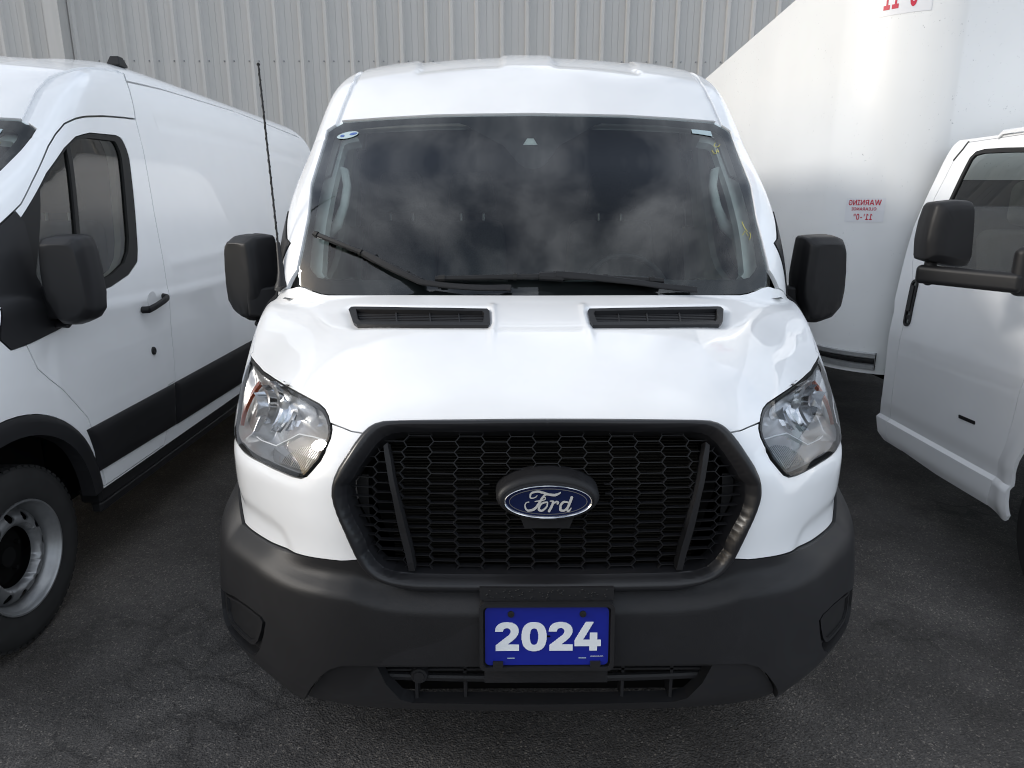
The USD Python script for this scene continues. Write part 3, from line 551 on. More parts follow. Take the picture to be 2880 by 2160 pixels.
    # ---- body shell: pillars, roof, flanks
    zone = sbox(0, .95, 2.62, 5.95); low = Polygon(list(t([(1.3, .43), (2.2, .43), (4, .43), (5.9, .43)]))+[(2.9, 5.95), (2.9, 1.3)]).buffer(0)
    shell = zone.difference(p['glassP']).difference(p['hoodP']).difference(fen).difference(doorP).difference(low).difference(archP).difference(rarch).difference(sealO)
    shell = shell.difference(sbox(0, .9, 9, 1.02)).difference(baseP)
    bead = Tub.inv(np.abs(lhit(z1((980, 765), (1130, 790), (1300, 830), (1600, 912), (1880, 1000))))); gut = Tub.inv(np.abs(lhit(z1((782, 505), (1000, 555), (1460, 695), (1860, 855)))))
    bseam = Tub.inv(np.abs(lhit(z1((842, 741), (830, 660), (815, 600), (795, 530), (780, 490), (768, 455)))))
    aseam = Tub.inv(np.abs(hit([(914, 388), (899, 392), (888, 397)]))); shoulder = Tub.inv(np.abs(lhit(z1((1075, 1640), (1250, 1600), (1470, 1545), (1680, 1510)))))
    ditch = Tub.inv(np.abs(hit([(951, 347), (965, 310), (985, 262), (1003, 225), (1022, 197)])))
    ditch = np.vstack([ditch, Tub.inv(np.array([[.800, 2.40, 2.345], [.790, 2.55, 2.37]]))])
    slot = LineString(ditch).buffer(.0075, cap_style=2).difference(p['glassP']); shell = shell.difference(slot).difference(LineString(gut).buffer(.0022, cap_style=2)).difference(LineString(bseam).buffer(.0013, cap_style=2)); shell = shapely.union_all([q for q in getattr(shell, 'geoms', [shell]) if q.area > .02 and q.bounds[0] < 1.2])
    for s in (1, -1): m = panel(Tub, slot.buffer(.003), (.03, .03), off=-.011, rim=0, both=False); part(T, 'roof_ditch', m if s > 0 else flipx(m), 'white', smooth=50)
    ribs = [Tub.inv(np.abs(np.vstack([hit([(1166, 216), (1173, 202), (1183, 190)]), [[.56, 2.7, 2.42], [.56, 5.7, 2.46]]]))), Tub.inv(np.abs(np.vstack([hit([(1408, 207), (1409, 180), (1411, 158)]), [[.125, 2.7, 2.45], [.125, 5.7, 2.49]]])))]
    def shell_disp(V):
        d = -.004*np.exp(-(dist(V, aseam)/.005)**2)
        b = dist(V, bead); d += -.006*np.exp(-(b/.016)**2)+.004*np.exp(-(dist(V, shoulder)/.03)**2)
        up_ = V[:, 0]; r0 = np.interp(V[:, 1], ribs[0][:, 1], ribs[0][:, 0]); r1 = np.interp(V[:, 1], ribs[1][:, 1], ribs[1][:, 0]); st = sstep(V[:, 1], ribs[0][0, 1]-.01, ribs[0][0, 1]+.10)
        d += .012*st*sstep(up_, r1-.006, r1+.006)*(1-sstep(up_, r0-.006, r0+.006))*-1
        return d
    part(T, 'body_shell', panel(Tub, shell, (.011, .016), gap=.0022, rim=.016, disp=shell_disp), 'white', smooth=40)
    bel = Tub.inv(np.abs(lhit(z2((420, 600), (900, 560), (1060, 500)))))
    for s in (1, -1):
        f = (lambda m: m) if s > 0 else flipx
        part(T, 'wing', f(panel(Tub, fen.difference(baseP.buffer(.001)), .012, gap=.0022, rim=.018, both=False)), 'white', smooth=45)
        d = part(T, 'front_door', f(panel(Tub, doorP.difference(rub).difference(moldP.buffer(-.004)), .012, gap=.0022, rim=.018, both=False)), 'white', smooth=40)
        part(d, 'window_seal', f(panel(Tub, sealO.difference(sealI).difference(baseP.buffer(-.002)), .012, off=-.001, rim=.02, both=False)), 'rubber', smooth=50)
        part(d, 'window_glass', f(panel(Tub, sealI, .03, off=-.012, rim=0, both=False)), 'sideglass', smooth=True)
        b0, b1 = Tub.inv(np.abs(lhit(z1((425, 905), (490, 1440))))); v = (b1-b0)/np.linalg.norm(b1-b0); w = np.array([-v[1], v[0]])*.012
        part(d, 'quarter_bar', f(panel(Tub, Polygon([b0-w-v*.02, b0+w-v*.02, b1+w+v*.6, b1-w+v*.6]).intersection(sealI), .03, off=-.002, rim=.012, both=False)), 'rubber', smooth=50)
        mb = part(T, 'mirror_base', f(panel(Tub, baseP, .012, off=.004, gap=.001, rim=.02, both=False)), 'black', smooth=50)
        for q in [moldP]+list(getattr(mold2.difference(rarch), 'geoms', [mold2.difference(rarch)])):
            part(T, 'side_moulding', f(panel(Tub, q, .02, off=.014, gap=.0008, rim=.02, both=False, disp=lambda V, q=q: -.012*np.exp(-dist(V, np.array(q.exterior.coords))/.012))), 'black', smooth=50)
        lip = archP.difference(lipI).intersection(Polygon(t([(.4, .44), (1.6, .44), (1.6, 1.1), (.4, 1.1)])).buffer(0))
        part(T, 'wheel_arch_trim', f(panel(Tub, lip, .012, off=.012, gap=.001, rim=.06, both=False, disp=lambda V: -.010*np.exp(-dist(V, np.array(archP.exterior.coords))/.012))), 'black', smooth=50)
        part(T, 'sill', f(cat([bx(.965, 3.0, .40, .10, 3.1, .07, .012), bx(.985, 3.0, .345, .05, 3.1, .05, .01)])), 'black2', smooth=30)
        # handle and lock cap
        h0, h1 = sidept([(1.985, 1.165)])[0], sidept([(2.205, 1.205)])[0]; nn = normal(h0[None])[0]; dv = (h1-h0)/np.linalg.norm(h1-h0)
        P = np.array([h0+nn*.006, h0+nn*.034+dv*.012, h0+nn*.040+dv*.07, h1+nn*.040-dv*.06, h1+nn*.034-dv*.012, h1+nn*.006])
        hd = part(d, 'handle', f(cat([hull(*[trimesh.creation.icosphere(1, .014).vertices*[.6, 1, 1.25]+q for q in pr]) for pr in zip(P[:-1], P[1:])])), 'black', smooth=50)
        part(d, 'handle_dish', f(place(lathe([(-.001, .044), (.0015, .046), (.0008, .040), (.0002, .02), (.0004, 0)], 30, 'z'), (h0+h1)/2+np.array([.0015, 0, .012]), dv, np.cross(nn, dv), nn)), 'white', smooth=50)
        kp = sidept([(2.05, .945)])[0]; part(d, 'lock_cap', f(place(lathe([(0, .021), (.006, .020), (.010, .013), (.008, .006), (.008, 0)], 24, 'z'), kp, (0, 1, 0), np.cross(normal(kp[None])[0], (0, 1, 0)), normal(kp[None])[0])), 'black2', smooth=40)
        # mirror: housing hull, lower fold seam, indicator lens, arm
        o = [(1.080, 1.545), (1.115, 1.556), (1.205, 1.556), (1.232, 1.545), (1.246, 1.515), (1.255, 1.42), (1.258, 1.33), (1.250, 1.265), (1.222, 1.228), (1.16, 1.205), (1.115, 1.212), (1.075, 1.30), (1.066, 1.40)]
        o = np.array(o); c0 = o.mean(0)
        A = np.array([[*(c0+(q-c0)*.80), 1.262] for q in o]); B = np.array([[*(c0+(q-c0)*.96), 1.30] for q in o]); D = np.array([[*q, 1.36] for q in o]); E_ = np.array([[*(c0+(q-c0)*.97), 1.40] for q in o]); sw = lambda Q: Q[:, [0, 2, 1]]
        hm = trimesh.convex.convex_hull(np.vstack([sw(A), sw(B), sw(D), sw(E_)]))
        hm.apply_translation([-.020, -.060, 0]); hm = hm.subdivide().subdivide(); trimesh.smoothing.filter_taubin(hm, lamb=.5, nu=.5, iterations=6)
        fold = trimesh.transformations.rotation_matrix(math.radians(0 if s > 0 else 34), [0, 0, 1], [1.04, 1.27, 0]); fm = lambda m: f(m.copy().apply_transform(fold))
        mr = part(T, 'door_mirror', fm(hm), 'black', smooth=True)
        part(mr, 'mirror_glass', fm(tm([[*(c0+(q-c0)*.86), 0] for q in o], [[0, k, k+1] for k in range(1, len(o)-1)]).apply_transform([[1, 0, 0, -.02], [0, 0, 1, 1.3405], [0, 1, 0, 0], [0, 0, 0, 1]])), 'chrome', smooth=False)
        part(mr, 'mirror_indicator', fm(round_hull([(1.18, 1.210, 1.43), (1.212, 1.225, 1.42), (1.218, 1.23, 1.28), (1.18, 1.210, 1.26)], .006)), 'black2', smooth=True)
        part(mr, 'mirror_arm', f(cat([round_hull([(1.00, 1.30, 1.235), (1.00, 1.40, 1.235), (1.00, 1.30, 1.345), (1.00, 1.40, 1.345), (1.11, 1.25, 1.25), (1.11, 1.32, 1.25), (1.11, 1.25, 1.335), (1.11, 1.32, 1.335)], .012), round_hull([(1.02, 1.32, 1.20), (1.10, 1.27, 1.205), (1.10, 1.32, 1.23), (1.02, 1.38, 1.23)], .010)])), 'black', smooth=40)
    return dict(doorP=doorP, sealI=sealI, sidept=sidept, t=t)
VS = van_sides(VT, VL, VP)

def wheel(T, y, side, name='wheel'):
    """steel wheel: tyre with shoulders, dished rim with ten round holes and an open centre"""
    R = .352; xo = .978; cx = lambda m: (m if side > 0 else flipx(m)).apply_translation([0, y, R])
    tp = [(.775, .215), (.772, .26), (.768, .30), (.775, .335), (.79, .350), (.83, .354), (.92, .354), (.955, .349), (.972, .335), (.981, .30), (.983, .262), (.979, .228), (.972, .214)]
    tr = lathe(tp, 72); a = tr.vertices; th = np.arctan2(a[:, 2], a[:, 1]); tread = np.hypot(a[:, 1], a[:, 2]) > .345
    k = part(T, name, cx(tr), 'tyre', smooth=40)
    bl = []
    for i in range(60):
        b = trimesh.creation.box([.028, .024, .012]); 
        for j, x in enumerate((.80, .835, .875, .915, .95)):
            q = b.copy(); q.apply_translation([x, 0, R-.004]); ang = 2*math.pi*(i+.5*(j % 2))/60; q.apply_transform(trimesh.transformations.rotation_matrix(ang, [1, 0, 0])); bl.append(q)
    part(k, 'tread_blocks', cx(cat(bl)), 'tyre', smooth=False, kind='stuff')
    part(k, 'rim', cx(lathe([(.966, .214), (.976, .222), (.982, .221), (.982, .214), (.972, .208), (.955, .204), (.945, .190), (.915, .184)], 72)), 'silver', smooth=50)
    disc = Point(0, 0).buffer(.187, 32).difference(Point(0, 0).buffer(.118, 32))
    for i in range(12): disc = disc.difference(Point(.157*math.cos(2*math.pi*i/12), .157*math.sin(2*math.pi*i/12)).buffer(.0175, 10))
    V, F = grid_mesh(disc, .010); r = np.hypot(V[:, 0], V[:, 1]); x = np.interp(r, [.118, .122, .130, .155, .175, .187], [.925, .946, .955, .948, .930, .915])
    m = tm(np.stack([x, V[:, 0], V[:, 1]], -1), F); part(k, 'wheel_disc', cx(cat([m, tm(m.vertices-[.006, 0, 0], F[:, ::-1])])), 'silver', smooth=50)
    part(k, 'hub', cx(cat([lathe([(.80, .2), (.85, .125), (.88, .118), (.89, .06), (.90, .04), (.915, .038), (.915, 0)], 32)]+[lathe([(.87, .009), (.905, .009), (.905, 0)], 6).apply_translation([0, .085*math.cos(a), .085*math.sin(a)]) for a in np.arange(5)*2*math.pi/5+.3])), 'deep', smooth=40)
for y in (.985, 4.75):
    for s in (1, -1): wheel(VT, y, s)
part(VT, 'underbody', cat([bx(0, 3.0, .36, 1.5, 5.0, .12), bx(0, .95, .36, 1.1, .9, .05), bx(.80, .98, .62, .03, .86, .7), bx(-.80, .98, .62, .03, .86, .7), bx(0, 1.66, .7, 1.7, .03, .6)]), 'deep')

def van_front(T, p):
    gc = p['gc']
    # ---- grille: frame, honeycomb, uprights, radiator, badge
    inn = hit([(1368, 1619), (1165, 1616), (1106, 1609), (1079, 1599), (1056.6, 1580.8), (1034, 1549), (1026.6, 1525), (1008.5, 1489), (990, 1455), (978, 1421), (973.5, 1394), (974.6, 1367), (990.4, 1349), (1008.5, 1317), (1035.6, 1276.6), (1058, 1246), (1078.6, 1228), (1099, 1219), (1126, 1214.4), (1400, 1212)])
    i0, i1 = hit([(1500, 1620)]), hit([(1490, 1211)]); i0[:, 0] = i1[:, 0] = 0
    inP = Polygon(np.vstack([gc(i0), gc(inn), gc(i1)])).buffer(0)
    outP = Polygon(np.vstack([gc(p['gb0']), gc(p['gr_bot'][::-1]), gc(p['gr_side'][::-1]), gc(p['split'][-1:]), gc(p['gr_top']), gc(p['g0'])])).buffer(0)
    ro, ri = np.array(outP.union(affinity.scale(outP, -1, 1, origin=(0, 0))).buffer(1e-4).exterior.coords), np.array(inP.union(affinity.scale(inP, -1, 1, origin=(0, 0))).buffer(1e-4).exterior.coords)
    def fdisp(V):
        a, b = dist(V, ro), dist(V, ri); s = a/(a+b+1e-9); return .020*np.sin(np.clip(s*1.15, 0, 1)*math.pi)**.6+.004-.02*np.clip(s-.75, 0, 1)/.25*.6
    gr = part(T, 'grille_frame', panel(Cyl, outP.difference(inP), .005, rim=.05, gap=.0008, disp=fdisp), 'frame', smooth=50)
    px_, pz = .0515, .0272; fl, sl = .0430, .0085; segs = []
    for i in range(-11, 12):
        for j in range(-3, 22):
            a, z = i*px_, .72+(j+.5*(i % 2))*pz
            v = [(a-fl/2, z-pz/2), (a+fl/2, z-pz/2), (a+fl/2+sl, z), (a+fl/2, z+pz/2)]
            segs += [LineString(v)]
    full = inP.union(affinity.scale(inP, -1, 1, origin=(0, 0)))
    web = shapely.union_all([q.buffer(.0009, cap_style=2, join_style=2) for q in segs]).intersection(full.buffer(.004))
    hold = affinity.scale(Point(0, .99).buffer(1, 24), .118, .058, origin=(0, .99))
    web = web.difference(hold)
    ms = []
    for q in getattr(web, 'geoms', [web]):
        q = shapely.segmentize(q, .012); V, F = trimesh.creation.triangulate_polygon(q, engine='earcut'); F = np.asarray(F)
        P, n = skin(Cyl, V, -.030); F = F if _out(P, F, n) else F[:, ::-1]
        E = np.vstack([F[:, [0, 1]], F[:, [1, 2]], F[:, [2, 0]]]); e = np.sort(E, 1); _, inv, cnt = np.unique(e, axis=0, return_inverse=True, return_counts=True); b = E[cnt[inv.reshape(-1)] == 1]
        k = len(P); ms.append(tm(np.vstack([P, P-n*.012]), np.vstack([F, np.stack([b[:, 0], b[:, 0]+k, b[:, 1]+k], 1), np.stack([b[:, 0], b[:, 1]+k, b[:, 1]], 1)])))
    part(gr, 'honeycomb', cat(ms), 'grille', smooth=False)
    bar = Polygon(gc(hit([(1076, 1252), (1087, 1243), (1096, 1290), (1112, 1385), (1133, 1470), (1152, 1545), (1165, 1611), (1148, 1611), (1130, 1535), (1101, 1400), (1084, 1310)]))).buffer(0)
    for s in (1, -1): m = panel(Cyl, bar, .012, off=-.008, rim=.03, both=False); part(gr, 'grille_upright', m if s > 0 else flipx(m), 'black', smooth=40)
    # blanking plate behind the outer cells, radiator with fins behind the middle
    for s in (1, -1):
        m = panel(Cyl, inP.intersection(sbox(.355, 0, 2, 1.02)), .04, off=-.062, rim=0, both=False); part(gr, 'blanking_panel', m if s > 0 else flipx(m), 'black2', smooth=50)
    part(gr, 'shroud', panel(Cyl, inP.buffer(.02), .04, off=-.17, rim=0), 'deep', smooth=50)
    fins = cat([bx(0, .205, z, .80, .012, .0022) for z in np.arange(.70, 1.13, .0085)]); part(gr, 'radiator_fins', fins, 'fins', smooth=False, kind='stuff')
    # badge
    e0 = hit([(1533.5, 1399)])[0]; e0[0] = 0; e0[1] -= .020
    tl = .05; n = np.array([0, -math.cos(tl), math.sin(tl)]); u = np.array([0, math.sin(tl), math.cos(tl)]); X = np.array([1.0, 0, 0])
    ell = lambda a, b: affinity.scale(Point(0, 0).buffer(1, 32), a, b)
    def ring(prof):                                                 # elliptic loft: (semi-width, semi-height, up-shift, height)
        th = np.linspace(0, 2*math.pi, 72, endpoint=False); V = np.vstack([e0+X*(a*np.cos(th))[:, None]+u*(b*np.sin(th)+c)[:, None]+n*h for a, b, c, h in prof]); F = []
        for i in range(len(prof)-1):
            for j in range(72): k = (j+1) % 72; F += [[i*72+j, i*72+k, i*72+72+k], [i*72+j, i*72+72+k, i*72+72+j]]
        return tm(V, F)
    bd = part(gr, 'badge_holder', ring([(.126, .061, .006, -.07), (.124, .059, .006, -.012), (.120, .055, .005, .0), (.113, .049, .003, .006), (.108, .0445, 0, .004), (.100, .039, 0, .001)]), 'black', smooth=60)
    part(gr, 'badge_rim', ring([(.1078, .0432, 0, -.002), (.1073, .0427, 0, .007), (.1040, .0400, 0, .011), (.1002, .0368, 0, .008), (.0992, .0360, 0, .002)]), 'chrome', smooth=60)
    part(gr, 'badge_plate', place(extr(ell(.101, .0375), .004), e0+n*.001, X, u, n), 'emblem', smooth=30)
    flat = lambda poly, h, d: place(extr(poly, d), e0+n*h, X, u, n)
    part(gr, 'badge_line', flat(ell(.0930, .0325).difference(ell(.0915, .0310)), .0048, .0012), 'chrome', smooth=30)
    sc = lambda pts: [((x-1032)/577*.1068, -(y-657)/212*.0432) for x, y in pts]
    def stroke(pts, ws):
        q = np.array(sc(pts)); tt = np.linspace(0, len(q)-1, 14*len(q)); k = np.arange(len(q)); q = np.stack([PCH(k, q[:, 0])(tt), PCH(k, q[:, 1])(tt)], -1); w = np.interp(tt, np.linspace(0, len(k)-1, len(ws)), ws)*.1115/577/2
        return shapely.union_all([LineString([a, b]).buffer(max(w[i], .0004), 6) for i, (a, b) in enumerate(zip(q[:-1], q[1:]))])
    strokes = [[([(888, 580), (862, 604), (822, 614), (800, 600), (804, 566), (842, 540), (900, 532), (962, 545), (1040, 568), (1110, 575), (1158, 562), (1187, 544)], [8, 14, 20, 26, 30, 30, 14]), ([(1002, 565), (962, 600), (920, 665), (880, 724), (830, 758), (780, 766), (746, 744), (734, 706), (746, 672), (784, 660)], [20, 28, 30, 24, 14, 9]), ([(862, 655), (905, 646), (960, 640), (998, 618), (990, 600), (976, 610)], [9, 14, 10, 8])],
               [([(1020, 662), (962, 672), (918, 715), (912, 752), (945, 768), (990, 742), (1020, 700), (1022, 664)], [16, 26, 28, 20, 16])],
               [([(1058, 650), (1098, 656), (1078, 710), (1044, 772)], [10, 26, 30, 30]), ([(1078, 712), (1110, 672), (1142, 656), (1162, 668), (1150, 684)], [14, 18, 20, 18])],
               [([(1290, 668), (1238, 660), (1190, 708), (1188, 756), (1230, 768), (1276, 732), (1292, 690)], [18, 28, 30, 24, 16]), ([(1334, 604), (1302, 690), (1276, 748), (1294, 772), (1328, 736)], [32, 30, 26, 10])]]
    for lt in strokes: part(gr, 'badge_letter', flat(shapely.union_all([stroke(*q) for q in lt]), .0048, .0022), 'letter', smooth=30)
    part(gr, 'badge_bracket', place(extr(Polygon([(-.075, -.03), (.075, -.03), (.055, -.082), (-.055, -.082)]), .03), e0-n*.06, X, u, n), 'grille')
    # ---- headlamps
    lampP = p['lampP']; ringL = np.array(lampP.exterior.coords)
    refl = Polygon(gc(hit([(712, 1075), (735, 1068), (790, 1095), (845, 1122), (905, 1150), (913, 1175), (912, 1205), (830, 1206), (800, 1222), (755, 1244), (712, 1228), (698, 1190), (698, 1120)]))).buffer(0)
    turn = Polygon(gc(hit([(822, 1250), (860, 1245), (895, 1258), (876, 1298), (850, 1328), (815, 1320), (760, 1299), (785, 1272)]))).buffer(0)
    guide = gc(hit([(700, 1222), (713, 1232), (754, 1247), (790, 1227), (821.5, 1209.7), (860, 1217), (903, 1229)]))
    for s in (1, -1):
        f = (lambda m: m) if s > 0 else flipx
        hp = part(T, 'headlamp', f(panel(Cyl, lampP, .018, off=-.001, gap=.0015, rim=0, both=False)), 'lens', smooth=True)
        part(hp, 'lamp_seal', f(panel(Cyl, lampP.difference(lampP.buffer(-.008)), .010, off=-.003, gap=.0008, rim=.03, both=False)), 'rubber', smooth=40)
        well = panel(Cyl, lampP.buffer(-.004), .012, rim=0, both=False, disp=lambda V: -.012-.085*sstep(dist(V, ringL), 0, .045)*np.where(V[:, 0] > .80, .35, 1))
        part(hp, 'lamp_housing', f(well), 'housing', smooth=40)
        # multi-facet bowl
        for (px, rad, dep, nf, off) in (((764, 1150), .068, .058, 9, -.032), ((880, 1178), .036, .032, 5, -.025)):
            c, nn = hit([px]), None; c = np.abs(c)[0]*np.array([1, 1, 1])*[1, np.sign(c[0, 1]), 1]; ax = np.array([.30, -.95, .06]); ax /= np.linalg.norm(ax); e1 = np.cross([0, 0, 1], ax); e1 /= np.linalg.norm(e1); e2 = np.cross(ax, e1)
            V = []; F = []; r_ = np.random.default_rng(3); xs_ = np.linspace(-rad*1.08, rad*1.08, nf+1); m0 = 0
            for i in range(nf):
                xa, xb = xs_[i], xs_[i+1]; xc = (xa+xb)/2; kk = r_.uniform(-1.1, 1.4); dz = r_.uniform(-.004, .006); tilt = r_.uniform(-.25, .25)
                for half in (-1, 1):
                    hh = math.sqrt(max(0, (1.1*rad)**2-xc*xc)); ys_ = np.linspace(.0, hh, 7)*half; tl_ = r_.uniform(-.18, .18)
                    G_ = np.array([[x, y, dep*((xc+(x-xc)*kk)**2+y*y)/rad**2+dz+tilt*(x-xc)+tl_*y] for y in ys_ for x in np.linspace(xa, xb, 4)])
                    V.append(c+G_[:, :1]*e1+G_[:, 1:2]*e2+(off-.075+G_[:, 2:3])*ax); q = np.arange(28).reshape(7, 4)+m0; m0 += 28
                    f4 = np.stack([q[:-1, :-1], q[:-1, 1:], q[1:, 1:], q[1:, :-1]], -1).reshape(-1, 4); f4 = f4 if half > 0 else f4[:, ::-1]; F.append(np.vstack([f4[:, [0, 1, 2]], f4[:, [0, 2, 3]]]))
            V, F = np.vstack(V), np.vstack(F)
            part(hp, 'reflector_bowl', f(tm(V, F)), 'reflector', smooth=40)
            o = c+ax*(off-.075); part(hp, 'bulb', f(cat([place(lathe([(0, rad*.22), (.012, rad*.2), (.016, rad*.12), (dep*.75, rad*.11), (dep*.85, 0)], 16, 'z'), o, e1, e2, ax)])), 'chrome', smooth=50)
            part(hp, 'bulb_shield', f(cat([place(lathe([(dep*.80, 0), (dep*.80, rad*.24), (dep*.86, rad*.25), (dep*.9, rad*.18), (dep*.92, 0)], 8, 'z'), o, e1, e2, ax)])), 'housing', smooth=20)
        tg = part(hp, 'turn_signal', f(panel(Cyl, turn, .012, off=-.030, rim=.03, both=False)), 'lampdull', smooth=40)
        a0, z0, a1, z1_ = turn.bounds; fl_ = [turn.intersection(affinity.rotate(sbox(a-.0016, z0-.1, a+.0016, z1_+.1), 24*1, origin=(a, (z0+z1_)/2))) for a in np.arange(a0-.05, a1+.05, .0062)]
        part(tg, 'lens_flutes', f(cat([panel(Cyl, q, .05, off=-.026, rim=.006, both=False) for q in fl_ if q.area > 4e-5])), 'housing', smooth=False, kind='stuff')
        g = shapely.segmentize(LineString(guide).buffer(.0014), .02); part(hp, 'light_guide', f(panel(Cyl, g, .02, off=-.024, rim=.012, both=False)), 'clearline', smooth=40)
        part(hp, 'side_marker', f(panel(Cyl, Polygon(Cyl.inv(np.array([[.95, .545, 1.135], [.955, .575, 1.14], [.97, .545, 1.02], [.965, .52, 1.01]]))).buffer(0), .02, off=-.018, rim=.01, both=False)), 'amber', smooth=40)
van_front(VT, VP)

def van_details(T, p, vs):
    # wipers: blade, clips and arm, a few centimetres proud of the glass
    def on_glass(pxs, h): P = hit(pxs); return P+normal(P)*h
    def dens(a, n=24): a = np.array(a, float); t = np.linspace(0, len(a)-1, n); return np.stack([np.interp(t, range(len(a)), a[:, i]) for i in (0, 1)], -1)
    def wiper(name, blade, arm, clips, joint, side):
        B = on_glass(dens(blade), .010); nb = normal(B).mean(0); nb /= np.linalg.norm(nb)
        w = part(T, name, strip(B, .017, .012, nb), 'black2', smooth=40)
        part(w, 'rubber_edge', strip(B-nb*.010, .004, .010, nb), 'rubber', smooth=40)
        for c in clips:
            q = on_glass(dens(blade, 100), .009); i = int(c*99); part(w, 'clip', strip(q[[max(i-1, 0), min(i+1, 99)]], .021, .016, nb), 'rubber', smooth=30)
        i = int(joint*99); part(w, 'joint', strip(q[[max(i-6, 0), min(i+6, 99)]], [.024, .030], .024, nb), 'black', smooth=30)
        A = on_glass(dens(arm), .026); A -= nb*np.linspace(0, .012, len(A))[:, None]; part(w, 'arm', strip(A, np.interp(np.linspace(0, 1, len(A)), [0, .1, .5, 1], [.020, .024, .018, .022]), .010, nb), 'black', smooth=40)
    wiper('wiper', [(889, 663), (1012, 712), (1100, 752), (1189, 794)], [(1037, 726), (1110, 764), (1190, 801), (1300, 814), (1420, 828), (1436, 829)], (.03, .37, .52, .86), .47, 1)
    wiper('wiper', [(1226, 788), (1450, 783), (1530, 782), (1700, 786), (1862, 794)], [(1560, 781), (1660, 788), (1800, 803), (1930, 822), (1952, 827)], (.03, .26, .52, .75, .95), .52, -1)
    # washer trims at the screen corners
    # aerial on the wing, image left
    b = hit([(795, 806)])[0]; n0 = normal(b[None])[0]; d = look((726.5, 181)); tip = EYE+d*((b[1]+.36-EYE[1])/d[1])
    ax = (tip-b)/np.linalg.norm(tip-b); pts = [b-ax*.01, b+ax*.002, b+ax*.02, b+ax*.05, b+ax*.10, b+ax*.17]
    an = part(T, 'aerial', tube(pts, [.030, .028, .020, .0125, .0095, .0075], 16), 'black', smooth=60)
    t = np.linspace(.17, np.linalg.norm(tip-b), 160); m = tube(b+ax*t[:, None], .0038, 6); part(an, 'mast', m, 'rubber', smooth=60)
    h = b+ax*t[:, None]; e1 = np.cross(ax, [0, 1, 0]); e1 /= np.linalg.norm(e1); e2 = np.cross(ax, e1); ph = t*2*math.pi/.045
    part(an, 'spiral', tube(h[::1]+.0036*(e1*np.cos(ph)[:, None]+e2*np.sin(ph)[:, None]), .0018, 5), 'rubber', smooth=60)
    part(an, 'tip', trimesh.creation.icosphere(2, .0065).apply_translation(tip), 'rubber', smooth=True)
    # ---- cab inside
    def shelf(x):  # dashboard top, front to back
        k = .86-.02*abs(x); return [(x, .86+.16*x*x, 1.365-.03*x*x), (x, 1.05+.12*x*x, 1.375-.02*x*x), (x, 1.30, 1.370), (x, 1.47, 1.345+.035*math.exp(-((x-.40)/.22)**2)), (x, 1.54, 1.28), (x, 1.50, .95), (x, 1.40, .70)]
    V = np.array([shelf(x) for x in np.linspace(-.90, .90, 31)]); i = np.arange(31*7).reshape(31, 7); F = np.stack([i[:-1, :-1], i[1:, :-1], i[1:, 1:], i[:-1, 1:]], -1).reshape(-1, 4)
    part(T, 'dashboard', (V.reshape(-1, 3), F), 'dash', smooth=50)
    part(T, 'demister_slot', bx(0, .98, 1.379, 1.1, .02, .006), 'rubber')
    sw = cat([tube([np.array([.43+.19*math.cos(a), 1.60+.06*math.sin(a), 1.27+.18*math.sin(a)]) for a in np.linspace(0, 2*math.pi, 48)], .014, 10, caps=False), round_hull([(.36, 1.57, 1.22), (.50, 1.57, 1.22), (.50, 1.585, 1.31), (.36, 1.585, 1.31)], .02), tube([(.25, 1.60, 1.27), (.61, 1.60, 1.27)], .012)])
    part(T, 'steering_wheel', sw, 'rubber', smooth=50)
    for x in (.46, -.28, -.66):
        w = .26 if x > 0 else .21
        st = part(T, 'seat', round_hull([(x-w+.06, 1.85, .90), (x+w-.06, 1.85, .90), (x-w+.06, 2.25, .90), (x+w-.06, 2.25, .90), (x-w+.06, 1.85, 1.0), (x+w-.06, 1.85, 1.0), (x-w+.06, 2.25, 1.0), (x+w-.06, 2.25, 1.0)], .05), 'seat', smooth=50)
        part(st, 'backrest', round_hull([(x-w+.05, 2.20, 1.0), (x+w-.05, 2.20, 1.0), (x-w+.05, 2.28, 1.0), (x+w-.05, 2.28, 1.0), (x-w+.09, 2.32, 1.54), (x+w-.09, 2.32, 1.54), (x-w+.09, 2.36, 1.54), (x+w-.09, 2.36, 1.54)], .05), 'seat', smooth=50)
        part(st, 'headrest', round_hull([(x-.09, 2.33, 1.67), (x+.09, 2.33, 1.67), (x-.07, 2.36, 1.80), (x+.07, 2.36, 1.80), (x-.09, 2.37, 1.67), (x+.09, 2.37, 1.67)], .04), 'seat', smooth=50)
        part(st, 'headrest_post', cat([tube([(x+d, 2.34, 1.55), (x+d, 2.35, 1.70)], .007) for d in (-.06, .06)]), 'alu', smooth=50)
    w_ = vs['sidept']([(2.6, z) for z in np.linspace(.5, 2.30, 16)]); bq = Polygon(np.vstack([w_[:, [0, 2]]-[.06, 0], [[.5, 2.36], [0, 2.38]], np.array([[-.5, 2.36]]), (w_[:, [0, 2]]-[.06, 0])[::-1]*[-1, 1]]))
    part(T, 'bulkhead', place(extr(bq, .03), (0, 2.62, 0), (1, 0, 0), (0, 0, 1)), 'cave', smooth=False); part(T, 'cab_floor', bx(0, 2.2, .78, 1.8, 1.2, .04), 'cave')
    # lining: roof, pillars, door cards
    gy = np.array(p['glassP'].exterior.coords)
    roofI = sbox(0, 1.40, .98, 2.62).difference(p['glassP'].buffer(-.03)).difference(vs['doorP'])
    part(T, 'roof_lining', panel(Tub, roofI, .04, off=-.045, rim=0), 'liner', smooth=60)
    pil = sbox(.6, .98, 1.6, 2.55).difference(p['visP'].buffer(-.012)).difference(vs['sealI'].buffer(.02)).difference(roofI)
    pil = max(getattr(pil, 'geoms', [pil]), key=lambda q: q.area)
